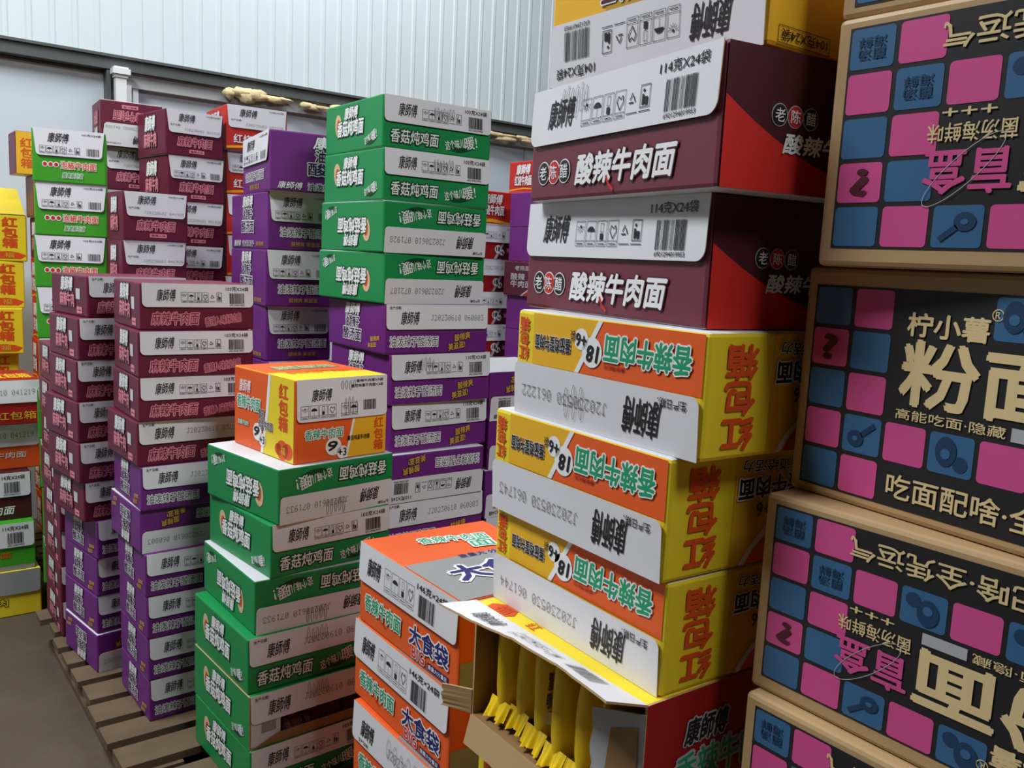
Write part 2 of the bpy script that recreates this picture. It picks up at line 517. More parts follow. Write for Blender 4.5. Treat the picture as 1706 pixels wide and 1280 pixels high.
        L.text('鸡蛋牛肉面', .12, .24, .615, .42, 'black', 5, off=.03, out='print_white', ow=.1)
        L.text('味道给活力', .24, .1, .6, .2, 'black', 5, rot=-3, out='print_white', ow=.09)
        L.text('18+6', .34, .46, .5, .58, 'black', 5)
        fl = flap_mesh(W, D, H, date_flap(var, True), r=.012)
    elif t == 'top':
        shell(mb, W, D, H, 'amber', r=.006)
        F.poly([(.3, .02), (.52, .2), (.7, .3), (.7, .49), (.3, .49)], 'mustard', 1)
        F.text('劲爽拉面', .4, .2, .72, .42, 'plum', 5, shear=.25, off=.03, out='print_white', ow=.09)
        L.text('104克X24袋', .62, .865, .92, .945, 'ink', 2); L.frame(.6, .845, .94, .965, .0008, 'ink', 1)
        fl = flap_mesh(W, D, H, wide_flap('104克X24袋', 13), r=.012, fh=.52)
    elif t == 'nin':
        shell(mb, W, D, H, 'orange', top='yellow')
        Tp.poly([(.01, .45), (.5, .4), (.99, .3), (.99, .99), (.01, .99)], 'orange', 0)
        Tp.text('番茄鸡蛋牛肉面', .15, .3, .8, .42, 'red_orange', 3); Tp.text('康師傅 香辣牛肉面', .2, .55, .85, .75, 'beige', 3, out='print_green')
        F.poly([(.55, .015), (.985, .015), (.985, .5), (.63, .5)], 'amber', 1)
        F.poly([(.53, .015), (.555, .015), (.635, .5), (.61, .5)], 'print_white', 2)
        F.text('香辣牛肉面', .1, .28, .5, .4, 'print_green', 5, shear=.05, out='print_white', ow=.09)
        badge(F, .4, .17, .024, '9', '+3', 4)
        F.text('袋', .53, .05, .56, .12, 'black', 3)
        F.text('番茄鸡蛋牛肉面', .55, .22, .8, .28, 'black', 5, shear=.1)
        F.text('红\n包\n箱', .85, .06, .955, .47, 'red_orange', 3, off=.03)
        L.poly([(.5, .01), (.99, .01), (.99, .99), (.62, .99), (.58, .5)], 'yellow', 1)
        L.poly([(.47, .01), (.51, .01), (.59, .5), (.63, .99), (.59, .99), (.55, .5)], 'print_white', 2)
        L.text('康師傅', .1, .7, .3, .86, 'print_white', 4, shear=.2)
        L.text('香辣牛肉面', .07, .5, .46, .66, 'print_green', 5, out='print_white', ow=.1)
        L.text('番茄\n鸡蛋牛肉面', .44, .3, .67, .55, 'black', 5, out='print_white', ow=.08)
        badge(L, .42, .25, .024, '9', '+3', 4)
        L.text('加量不加价', .08, .28, .27, .34, 'print_white', 4, out='print_green')
        L.text('红\n包\n箱', .76, .36, .9, .92, 'red_orange', 3, off=.03)
        for (x, r) in ((.74, .016), (.8, .026), (.88, .022)):
            L.ell(x + .02, .13, r * 1.2, r, 'red_orange', 2, 12)
        L.text('福', .8, .08, .87, .17, 'gold', 4)
        def p(f):
            brand(f, .15, .47, .37, .76)
            f.icons(.03, .07, .42, .38, n=4); f.icons(.46, .07, .66, .38, n=2)
            f.bars(.72, .17, .87, .42, n=22, seed=4)
            f.text('香辣牛肉面X9袋', .64, .86, .95, .93, 'ink', 1); f.text('番茄鸡蛋牛肉面X3袋', .58, .74, .95, .82, 'ink', 1)
            f.smear(.46, .68, .64, .95, 4, 3); f.smear(.5, .05, .66, .5, 4, 5)
        fl = flap_mesh(W, D, H, p, fh=.5)
    elif t == 'ora':
        shell(mb, W, D, H, 'orange', top='orange', r=.005)
        Tp.rect(.47, .01, .99, .99, 'cover_grey', 0)
        Tp.text('大食袋', .42, .42, .98, .66, 'navy', 5, off=.04, out='print_white', ow=.12, rot=90)
        Tp.text('香辣牛肉面', .02, .5, .42, .62, 'print_green', 5, out='print_white', ow=.1, rot=80)
        Tp.text('重量大 分量足', .32, .58, .66, .64, 'navy', 3, rot=88)
        Tp.text('面', .28, .62, .42, .76, 'print_green', 5, out='print_white', ow=.1, rot=80)
        Rr.rect(.01, .01, .99, .34, 'cover_grey', 0)
        Rr.text('香辣牛肉面', .25, .5, .75, .72, 'print_green', 4, out='print_white', ow=.1)
        Rr.text('大食袋', .3, .08, .7, .28, 'navy', 4, out='print_white', ow=.1)
        F.text('香辣牛肉面', .08, .2, .47, .4, 'print_green', 5, shear=.06, off=.02, out='print_white', ow=.09)
        F.line([(.26, .21), (.28, .17), (.31, .16)], .003, 'red', 6)
        F.text('大食袋', .56, .2, .92, .43, 'navy', 5, off=.03, out='print_white', ow=.1)
        F.text('BIG', .59, .06, .71, .19, 'red', 5, off=.02, out='print_white', ow=.07)
        F.rect(.735, .045, .925, .125, 'navy', 2); F.text('重量大分量足', .745, .06, .915, .11, 'print_white', 3)
        def p(f):
            brand(f, .1, .25, .25, .72)
            if var == 'A':
                f.icons(.29, .14, .61, .72, n=4)
                f.text('146克×24袋', .63, .7, .92, .88, 'ink', 1)
                f.bars(.65, .1, .81, .62, seed=21, n=26)
            else:
                f.text('生产日期：', .08, .06, .2, .16, 'ink', 1)
                f.dots('J20230601 061022', .4, .35, .95, .6)
                f.smear(.38, .2, .72, .85, 5, 8)
        fl = flap_mesh(W, D, H, p, fh=.47)
    elif t == 'brn':
        shell(mb, W, D, H, 'kraft', bottom='kraft', r=.006)
        F.rect(.03, .045, .97, .925, 'panel_black', 0)
        cw, ch = .94 / 9, .88 / 5
        cells = [(r, c) for r in range(5) for c in (0, 1, 7, 8)] + [(0, c) for c in (4, 5, 6)] + [(3, c) for c in (2, 3, 4, 5, 6)]
        for (r, c) in cells:
            x0, y1 = .03 + c * cw, .925 - r * ch
            blue = (r + c) % 2 == 0
            q = []
            gx, gy, rx, ry = .005, .009, .008, .016
            for (sx, sy, t0) in ((x0 + cw - gx - rx, y1 - gy - ry, 0), (x0 + gx + rx, y1 - gy - ry, pi / 2), (x0 + gx + rx, y1 - ch + gy + ry, pi), (x0 + cw - gx - rx, y1 - ch + gy + ry, 1.5 * pi)):
                for i in range(4):
                    a = t0 + pi / 2 * i / 3
                    q.append((sx + rx * cos(a), sy + ry * sin(a)))
            F.poly(q, 'blue' if blue else 'magenta', 1)
            cx, cy = x0 + cw / 2, y1 - ch / 2
            if (r, c) in ((1, 0), (1, 8)):
                F.text('?', cx - .018, cy - .05, cx + .018, cy + .05, 'plum', 3, off=.04)
            elif (r, c) in ((3, 1), (0, 6)):
                F.ell(cx - .014, cy - .018, .011, .0095, 'print_blue', 3, 14); F.line([(cx, cy), (cx + .032, cy + .05)], .006, 'print_blue', 3); F.ell(cx - .014, cy - .018, .004, .003, 'blue', 4, 8)
            elif (r, c) in ((3, 3), (0, 4), (3, 5)):
                F.ell(cx - .01, cy + .01, .012, .0155, 'print_blue', 3, 16); F.ell(cx + .022, cy - .03, .0085, .0085, 'print_blue', 2, 12); F.ell(cx - .01, cy, .0055, .0055, 'blue', 4, 10)
            elif (r, c) in ((4, 8), (3, 7)):
                F.text('菌汤\n海鲜', cx - .03, cy - .045, cx + .03, cy + .045, 'print_blue', 3)
        F.text('柠小薯', .272, .745, .445, .835, 'cream', 3, off=.03)
        F.ring(.458, .85, .006, .006, .001, 'cream', 3); F.text('R', .453, .838, .463, .862, 'cream', 3)
        F.text('粉面', .27, .475, .605, .725, 'cream', 3, off=.034)
        F.text('高能吃面·隐藏', .265, .41, .50, .452, 'cream', 3)
        F.rect(.51, .405, .6, .455, 'lightgrey', 2)
        F.text('吃面配啥·全凭运气', .262, .085, .775, .185, 'cream', 3, off=.015)
        F.text('菌汤海鲜味', .62, .455, .785, .525, 'cream', 3)
        F.text('+++', .66, .40, .76, .43, 'cream', 3)
        F.text('盲盒', .622, .555, .785, .715, 'magenta', 3, off=.022)
        F.ring(.71, .63, .05, .014, .0008, 'lightgrey', 4, 28, rot=.75)
    elif t == 'lgr':
        shell(mb, W, D, H, 'lime')
        for j in range(3):
            F.ell(.17 + .075 * j, .34, .0085, .009, 'print_white', 1, 14); F.ell(.17 + .075 * j, .34, .006, .0065, 'red', 2, 12)
        F.text('泡椒牛肉面', .38, .27, .86, .41, 'red_orange', 4, off=.02, out='print_white', ow=.08)
        F.text('酸爽够劲道', .4, .1, .68, .2, 'lime', 3, shear=.3, out='print_white', ow=.09)
        side_logo(L, ['泡椒牛肉面'], 'red_orange', 'print_white', .3, .7)
        fl = flap_mesh(W, D, H, square_flap('103克X24袋', 31), slant=.035)
    elif t == 'far':
        shell(mb, W, D, H, 'maroon')
        if var == 'Y':
            F.rect(.01, .01, .45, .99, 'amber', 0); F.text('红\n包\n箱', .08, .15, .3, .85, 'red_orange', 2); F.text('牛肉面', .5, .3, .95, .6, 'pink', 2)
        else:
            F.text('麻辣牛肉面', .2, .22, .8, .43, 'maroon', 3, shear=.15, off=0, out='pink', ow=.08, out2='dark_maroon', ow2=.12)
            F.rect(.4, .08, .66, .16, 'pink', 1); F.text('香辣入味', .42, .1, .64, .145, 'maroon', 2)
            for E in (L, Rr):
                side_logo(E, ['麻辣牛肉'], 'pink', 'dark_maroon', .26, .7, .2, .9)
            fl = flap_mesh(W, D, H, square_flap('103克X24袋', 33, '041920' if var == 'B' else None), slant=.035)
    elif t == 'red':
        shell(mb, W, D, H, 'red')
        if var == 'N':
            side_logo(F, ['红烧牛肉面'], 'print_white', 'deep_red', .2, .8, .3, .92, bko='deep_red')
            F.poly([(.01, .04), (.5, .1), (.99, .04), (.99, .1), (.5, .2), (.01, .14)], 'amber', 1); F.rect(.01, .01, .99, .05, 'offwhite', 1)
            return mb.mesh('carton_body'), None
        F.text('红烧牛肉面', .12, .16, .88, .36, 'print_white', 3, off=.02, out='deep_red', ow=.09)
        F.poly([(.01, .03), (.5, .1), (.99, .03), (.99, .07), (.5, .15), (.01, .08)], 'amber', 1)
        side_logo(L, ['红烧牛肉面'], 'print_white', 'deep_red', .2, .75, .2, .9, bko='deep_red')
        L.poly([(.01, .03), (.5, .09), (.99, .03), (.99, .06), (.5, .13), (.01, .07)], 'amber', 1)
        fl = flap_mesh(W, D, H, square_flap('104克X24袋', 35, '052230' if var == 'B' else None), slant=.02)
    elif t == 'k18':
        shell(mb, W, D, H, 'plum')
        F.poly([(.01, .01), (.58, .01), (.7, .5), (.01, .5)], 'deep_red', 0)
        F.poly([(.55, .01), (.59, .01), (.71, .5), (.67, .5)], 'lightgrey', 1)
        badge(F, .61, .3, .02, '18', '+6', 2)
        F.text('酸辣牛肉面', .74, .22, .98, .34, 'pink', 3)
        L.poly([(.5, .01), (.99, .01), (.99, .8), (.8, .3)], 'deep_red', 0); L.poly([(.46, .01), (.5, .01), (.8, .3), (.99, .8), (.99, .88), (.77, .33)], 'lightgrey', 1)
        L.text('老陈醋', .3, .74, .7, .88, 'lightgrey', 3); L.text('酸辣\n牛肉面', .2, .25, .75, .66, 'lightgrey', 3)
        fl = flap_mesh(W, D, H, wide_flap('114克X24袋', 41) if var == 'A' else date_flap('061130'))
    elif t == 'pln':
        shell(mb, W, D, H, 'purple')
        F.text('酸汤面', .5, .3, .85, .6, 'lightgrey', 3, out='deep_purple', ow=.1)
    elif t == 'ylw':
        shell(mb, W, D, H, 'yellow')
        F.text('红\n包\n箱', .74, .3, .9, .94, 'red_orange', 2, off=.03)
        F.poly([(.58, .1), (.68, .06), (.93, .06), (.99, .14), (.9, .2), (.8, .22), (.66, .2)], 'red_orange', 1)
        F.text('福', .76, .08, .86, .19, 'gold', 3)
        F.rect(.01, .01, .4, .99, 'orange', 1)
        F.text('香辣牛肉面', .04, .45, .37, .7, 'print_green', 3, out='print_white', ow=.1)
        Tp.text('红包箱', .5, .3, .9, .6, 'red_orange', 2)
    elif t == 'lef':
        sides = dict(q1='deep_red', q2='orange', q3='dark_maroon', q4='lime', q5='yellow')
        k = sides[var]
        shell(mb, W, D, H, k, top='deep_red' if var == 'q1' else ('lightgrey' if var == 'q2' else None))
        if var == 'q1':
            F.rect(.01, .01, .58, .5, 'yellow', 0); F.text('红包箱', .62, .12, .95, .3, 'gold', 2); F.text('牛肉面', .1, .15, .5, .33, 'mustard', 2)
            Tp.text('香辣牛肉面红包箱', .1, .2, .95, .6, 'yellow', 2, out='red_orange', ow=.1)
        elif var == 'q2':
            F.text('红烧牛肉面', .42, .24, .88, .38, 'print_white', 2, shear=.1); F.text('香辣', .38, .06, .52, .2, 'cover_grey', 2)
        elif var == 'q3':
            F.text('酸辣牛肉面', .38, .12, .86, .3, 'print_white', 2, shear=.18, off=.02)
        elif var == 'q4':
            F.text('泡椒牛肉面', .3, .28, .8, .4, 'red_orange', 2)
            F.rect(.01, .01, .99, .1, 'cover_grey', 1)
        else:
            F.text('香辣牛肉', .3, .28, .72, .44, 'yellow', 3, out='black', ow=.08, rot=-3)
            F.text('好滋味', .4, .1, .62, .24, 'yellow', 3, out='black', ow=.08, rot=-6)
        p = date_flap('041219') if var in ('q1', 'q2') else wide_flap('114克X24袋', 43)
        fl = flap_mesh(W, D, H, p if var != 'q5' else (lambda f: None), k='white' if var != 'q5' else 'cover_grey')
    elif t in ('hh', 'hp'):
        shell(mb, W, D, H, 'purple')
        if t == 'hh':
            F.text('油泼辣子酸汤面', .12, .22, .82, .38, 'deep_purple', 3, off=0, out='print_white', ow=.09); F.text('酸辣爽 美滋滋', .3, .06, .66, .16, 'mustard', 2)
            side_logo(Rr, ['油泼辣子', '酸汤面'], 'deep_purple', 'print_white', .3, .78, .3, .95)
            Rr.text('康師傅', .06, .05, .26, .17, 'print_white', 3, shear=.2, out='deep_purple'); Rr.text('油泼辣子酸汤面', .3, .05, .74, .17, 'deep_purple', 3, out='print_white', ow=.09)
        else:
            F.text('油泼辣子酸汤面', .18, .24, .92, .4, 'deep_purple', 3, off=0, out='print_white', ow=.09); F.text('酸辣爽 美滋滋', .34, .08, .76, .16, 'mustard', 2)
            side_logo(L, ['油泼辣子', '酸汤面'], 'deep_purple', 'print_white', .32, .66, .3, .96)
            L.text('康師傅', .1, .04, .3, .16, 'print_white', 3, shear=.2, out='deep_purple'); L.text('油泼辣子', .34, .05, .66, .15, 'deep_purple', 3, out='print_white', ow=.09); L.text('酸辣爽', .72, .06, .92, .14, 'mustard', 3)
        fl = flap_mesh(W, D, H, square_flap('110克X24袋', 37), slant=.03)
    return mb.mesh('carton_body'), fl
PAL['print_blue'] = (34, 62, 96)

# ------------------------------------------------------------------ the hall
WALL_N = 4.78
def uv_obj(name, mb, kind='structure'):
    o = link(name, mb.mesh(name))
    if kind: o['kind'] = kind
    return o
def hall_box(mb, u0, n0, z0, u1, n1, z1, k):
    v = [W3(u, n, z) for z in (z0, z1) for (u, n) in ((u0, n0), (u1, n0), (u1, n1), (u0, n1))]
    mb.add(v, [(0, 3, 2, 1), (4, 5, 6, 7), (0, 1, 5, 4), (1, 2, 6, 5), (2, 3, 7, 6), (3, 0, 4, 7)], k)

def concrete():
    mt = bpy.data.materials.new('concrete')
    mt.use_nodes = True
    nt = mt.node_tree
    b = nt.nodes['Principled BSDF']
    b.inputs['Roughness'].default_value = 0.75
    tc = nt.nodes.new('ShaderNodeTexCoord')
    n1 = nt.nodes.new('ShaderNodeTexNoise'); n1.inputs['Scale'].default_value = 1.6; n1.inputs['Detail'].default_value = 8
    n2 = nt.nodes.new('ShaderNodeTexNoise'); n2.inputs['Scale'].default_value = 45; n2.inputs['Detail'].default_value = 3
    r = nt.nodes.new('ShaderNodeValToRGB')
    r.color_ramp.elements[0].position = 0.3; r.color_ramp.elements[0].color = (lin(.30), lin(.26), lin(.215), 1)
    r.color_ramp.elements[1].position = 0.72; r.color_ramp.elements[1].color = (lin(.39), lin(.34), lin(.28), 1)
    mx = nt.nodes.new('ShaderNodeMix'); mx.data_type = 'RGBA'; mx.blend_type = 'MULTIPLY'; mx.inputs[0].default_value = 0.25
    bp = nt.nodes.new('ShaderNodeBump'); bp.inputs['Strength'].default_value = 0.15; bp.inputs['Distance'].default_value = 0.01
    for n in (n1, n2): nt.links.new(tc.outputs['Object'], n.inputs['Vector'])
    nt.links.new(n1.outputs['Fac'], r.inputs[0]); nt.links.new(r.outputs[0], mx.inputs[6]); nt.links.new(n2.outputs['Color'], mx.inputs[7])
    nt.links.new(mx.outputs[2], b.inputs['Base Color']); nt.links.new(n2.outputs['Fac'], bp.inputs['Height']); nt.links.new(bp.outputs[0], b.inputs['Normal'])
    return mt
PANEL = mat('wall_sheet', (214, 224, 226), 0.32, 0.03, scale=2.5, spec=0.5)
PANEL_LOW = mat('sandwich_panel', (200, 210, 220), 0.42, 0.03, scale=2.0)
BEAM = mat('painted_beam', (84, 88, 88), 0.45, 0.08)
STRIP = mat('grey_strip', (168, 170, 170), 0.6, 0.1, scale=14)
POST = mat('white_post', (226, 228, 230), 0.4, 0.03)
FOAM = mat('dried_foam', (226, 208, 160), 0.8, 0.18, bump=0.6, scale=30)
WOOD = mat('pallet_wood', (104, 86, 66), 0.8, 0.25, bump=0.3, scale=16)
HALL = mat('hall_sheet', (84, 80, 76), 0.7, 0.05)  # unseen walls and ceiling, toned dark to cut bounced light

mb = MB(); hall_box(mb, -7, -5, -.1, 8, WALL_N + .3, 0, concrete()); uv_obj('floor', mb)

# upper far wall: corrugated sheet with narrow ribs
mb = MB()
pts = []
u = -7.0
while u < 8:
    for (du, dn) in ((0, 0), (.066, 0), (.074, -.0042), (.092, -.0042), (.1, 0)):
        pts.append((u + du, WALL_N + .055 + dn))
    u += .1
vsx = [W3(a, b, z) for z in (2.32, 4.5) for a, b in pts]
N_ = len(pts)
mb.add(vsx, [(i, i + 1, N_ + i + 1, N_ + i) for i in range(N_ - 1)], PANEL)
uv_obj('wall_back', mb)
# lower far wall: flat insulated panels with seams
mb = MB()
edges = [-7, -5.8, -4.6, -3.4, -2.2, -1.0, .2, 1.12, 1.72, 2.40, 3.06, 3.76, 4.46, 5.5, 6.8, 8]
for a, b in zip(edges, edges[1:]):
    hall_box(mb, a + .004, WALL_N + .02, 0, b - .004, WALL_N + .08, 2.22, PANEL_LOW)
hall_box(mb, -7, WALL_N + .045, 0, 8, WALL_N + .1, 2.3, STRIP)
uv_obj('wall_back', mb)
mb = MB()
hall_box(mb, -7, WALL_N + .08, 0, 8, WALL_N + .2, 4.5, HALL)
uv_obj('wall_back', mb)
for nm, a in (('wall_left', (-7.1, -5, 0, -7, WALL_N + .2, 4.5)), ('wall_right', (8, -5, 0, 8.1, WALL_N + .2, 4.5)), ('wall_front', (-7.1, -5.1, 0, 8.1, -5, 4.5)), ('ceiling', (-7.1, -5.1, 4.5, 8.1, WALL_N + .3, 4.6))):
    mb = MB(); hall_box(mb, *a, HALL); uv_obj(nm, mb)

# dark beam on the wall, strip below it, white post with its cap
mb = MB()
hall_box(mb, -7, WALL_N - .05, 2.235, 8, WALL_N + .06, 2.3, BEAM)
hall_box(mb, -7, WALL_N - .065, 2.29, 8, WALL_N + .06, 2.303, BEAM)
uv_obj('trim_1', mb)
mb = MB()
hall_box(mb, 1.2, WALL_N - .02, 2.165, 8, WALL_N + .03, 2.235, STRIP)
uv_obj('trim_2', mb)
mb = MB()
hall_box(mb, 1.13, WALL_N - .09, 0, 1.18, WALL_N - .05, 2.2, POST)
hall_box(mb, 1.178, WALL_N - .06, 0, 1.21, WALL_N + .01, 2.17, POST)
uv_obj('trim_3', mb)
mb = MB()
for (e, z0, z1) in ((.006, 2.195, 2.21), (.016, 2.21, 2.236), (.008, 2.236, 2.245)):
    hall_box(mb, 1.13 - e, WALL_N - .09 - e, z0, 1.18 + e, WALL_N - .05, z1, POST)
uv_obj('trim_4', mb)
mb = MB()
hall_box(mb, 1.23, WALL_N - .012, 0, 1.255, WALL_N + .03, 2.165, POST)
uv_obj('trim_5', mb)
mb = MB()
hall_box(mb, 1.10, WALL_N - .045, 0, 1.118, WALL_N + .03, 2.23, BEAM)
uv_obj('trim_6', mb)

# dried foam squeezed out along the beam
def blob(mb, c, rx, ry, rz, rng, k):
    bm = bmesh.new()
    bmesh.ops.create_icosphere(bm, subdivisions=2, radius=1)
    ph = [rng.uniform(0, 6) for _ in range(3)]
    vs = []
    for v in bm.verts:
        q = v.co
        s = 1 + .28 * sin(3 * q.x + ph[0]) * cos(4 * q.y + ph[1]) + .15 * sin(7 * q.z + ph[2])
        w = W3(c[0] + q.x * rx * s, c[1] + q.y * ry * s, c[2] + q.z * rz * s)
        vs.append(w)
    bm.verts.index_update()
    mb.add(vs, [[v.index for v in f.verts] for f in bm.faces], k, True)
    bm.free()
rg = random.Random(4)
for gi, (u0, u1, lab) in enumerate(((1.70, 2.0, 'cream lump of dried foam under the dark beam, nearest the white post'), (2.14, 2.40, 'long cream bead of dried foam under the dark beam, left of the tall green stack'),
                       (3.0, 4.3, 'thin cream bead of dried foam under the dark beam, right of the tall green stack'))):
    mb = MB()
    u = u0
    while u < u1:
        t = (.045, .022, .028) if gi == 0 and u < 1.85 else ((.05, .02, .016) if gi < 2 else (.06, .012, .012))
        blob(mb, (u, WALL_N - .055, 2.215 - (.0 if gi == 0 else .01) + rg.uniform(-.014, .012)), t[0] * rg.uniform(.7, 1.4), t[1], t[2] * rg.uniform(.6, 1.4), rg, FOAM)
        u += rg.uniform(.03, .07)
    tag(link('foam_bead', mb.mesh('foam_bead')), lab, 'foam', 'foam beads along the beam')

# ------------------------------------------------------------------ pallets
def pallet(u0, u1, n0, n1, h, label, ns=9):
    e = bpy.data.objects.new('pallet', None)
    COL.objects.link(e)
    e.location = W3((u0 + u1) / 2, (n0 + n1) / 2, 0)
    e.rotation_euler = (0, 0, AL)
    tag(e, label, 'pallet', 'wooden pallets under the stacks')
    a, b = (u1 - u0) / 2, (n1 - n0) / 2
    pitch = (2 * b) / ns
    r = random.Random(int(u0 * 100 + n0 * 10))
    for i in range(ns):
        m = MB()
        y = -b + pitch * (i + .5)
        w = pitch * .36 * r.uniform(.92, 1.08)
        j = r.uniform(-.015, .015)
        m.box(-a + j, y - w, h - .02, a + j, y + w, h, WOOD)
        link('slat', m.mesh('slat'), e)
    for x in (-a + .09, 0, a - .09):
        m = MB(); m.box(x - .045, -b, .02, x + .045, b, h - .0205, WOOD); link('bearer', m.mesh('bearer'), e)
        m = MB(); m.box(x - .06, -b, 0, x + .06, b, .0195, WOOD); link('bottom_board', m.mesh('bottom_board'), e)
pallet(.50, 1.56, 2.07, 3.22, .14, 'weathered slatted wooden pallet under the front maroon stacks', 9)
pallet(.52, 1.56, 1.02, 2.04, .14, 'slatted wooden pallet under the near green stack, nearest the camera', 8)
pallet(.5, 1.4, .02, .985, .14, 'wooden pallet under the kraft stack and the yellow stack', 8)
pallet(1.6, 2.9, 2.07, 2.8, .14, 'wooden pallet behind the tall green and purple stack', 6)
pallet(2.26, 3.5, 2.98, 4.14, .14, 'wooden pallet under the gap stacks at the far wall', 9)
pallet(.59, 1.65, 3.26, 4.18, .14, 'wooden pallet under the far stacks by the white post', 10)
pallet(.25, .535, 4.15, 4.6, .14, 'short wooden pallet under the yellow stack at the left edge', 4)

# ------------------------------------------------------------------ the stacks of cartons
ORD = ['topmost', 'second from the top', 'third from the top', 'fourth from the top', 'fifth from the top', 'sixth from the top', 'seventh from the top',
       'eighth from the top', 'ninth from the top', 'tenth from the top', 'eleventh from the top', 'twelfth from the top', 'thirteenth from the top']
STACK = dict(C='near yellow and maroon stack', D='orange stack left of the open carton', E='low green stack in front', F='tall green and purple stack',
             G='front maroon stack on the pallet', I='second maroon stack on the pallet', J='third maroon stack on the pallet', H='purple stack behind the low green one',
             L='bright green stack', M='maroon stack under the white post', N='maroon stack by the bright green one', P='maroon stack left of the red one',
             R='red stack behind the purple one', Y='yellow stack at the left edge', Q='mixed stack at the far left', B='kraft stack on the right',
             Z='narrow stack behind bright green', K='red stack in the far gap', W='plain purple stack in the gap', X='rearmost red stack in the gap', V='purple stack inside the gap')
LOOK = dict(mar='maroon carton with white title', yel='upside-down yellow carton', top='upside-down amber carton', grn='green carton', pur='purple carton', mpu='purple carton',
            mrn='maroon carton', nin='small orange and yellow carton', ora='orange carton', brn='chequered kraft carton', lgr='bright green carton',
            far='maroon carton', red='red carton', k18='dark red carton', pln='plain purple carton', ylw='yellow carton', lef='carton', hh='purple carton turned sideways', hp='purple carton')
LEF = dict(q1='yellow and red carton', q2='orange carton', q3='dark maroon carton', q4='green carton', q5='grey-flapped yellow carton')
GROUP = dict(mar='maroon beef noodle cartons', yel='yellow and orange noodle cartons', top='amber noodle cartons', grn='green noodle cartons', pur='purple noodle cartons', mpu='purple noodle cartons',
             mrn='maroon noodle cartons with pink lettering', nin='small orange and yellow cartons', ora='orange noodle cartons', brn='kraft cartons with chequered panel', lgr='bright green noodle cartons',
             far='maroon noodle cartons by the wall', red='red noodle cartons', k18='dark red cartons with round badge', pln='plain purple cartons', ylw='yellow red-lettered cartons', lef='mixed cartons at the far left',
             hh='purple noodle cartons', hp='purple noodle cartons')

KINDS = {}
def carton(code, t, var, flip, x, y, yaw, z, s, hf, D):
    key = (t, var, D)
    if key not in KINDS:
        KINDS[key] = build_kind(t, var, D)
    body, fl = KINDS[key]
    H = DIM[t][2]
    e = bpy.data.objects.new('noodle_carton', None)
    COL.objects.link(e)
    e.empty_display_size = .1
    sc = (s, s, s * hf * .9985)
    e.location = (x, y, z + (H * s * hf if flip else 0))
    e.rotation_euler = (0, pi if flip else 0, yaw)
    e.scale = sc
    K, i = code[0], int(code[1:])
    if K == 'E': i += 1
    look = LEF[var] if t == 'lef' else LOOK[t]
    if flip and 'upside' not in look: look = 'upside-down ' + look
    if not flip and t == 'yel': look = look.replace('upside-down ', '')
    where = ORD[i - 1] + ' in the ' + STACK[K]
    extra = {'F3': 'code ending 071928', 'F4': 'code ending 072107', 'C4': 'code ending 061222', 'C5': 'code ending 061743'}.get(code)
    if len((look + ', ' + where).split()) > 16: print('LONG', look, where)
    tag(e, look + ', ' + where, 'carton', GROUP[t])
    link('carton_body', body, e)
    if code == 'Y1':
        W_, b_ = DIM[t][0], D / 2
        mm = MB()
        mm.slab([(-W_ / 2 + .004, -b_, H), (W_ / 2 - .004, -b_, H), (W_ / 2 - .03, -b_ + .06, H + .1), (-W_ / 2 + .03, -b_ + .06, H + .1)], (0, -.86, .5), .003, 'yellow', 'kraft')
        o = link('top_flap', mm.mesh('top_flap'), e); o['label'] = 'yellow flap standing open'
    if fl:
        o = link('white_flap', fl, e)
        o['label'] = 'grey printed flap' if var == 'q5' else 'white printed flap'
    return e

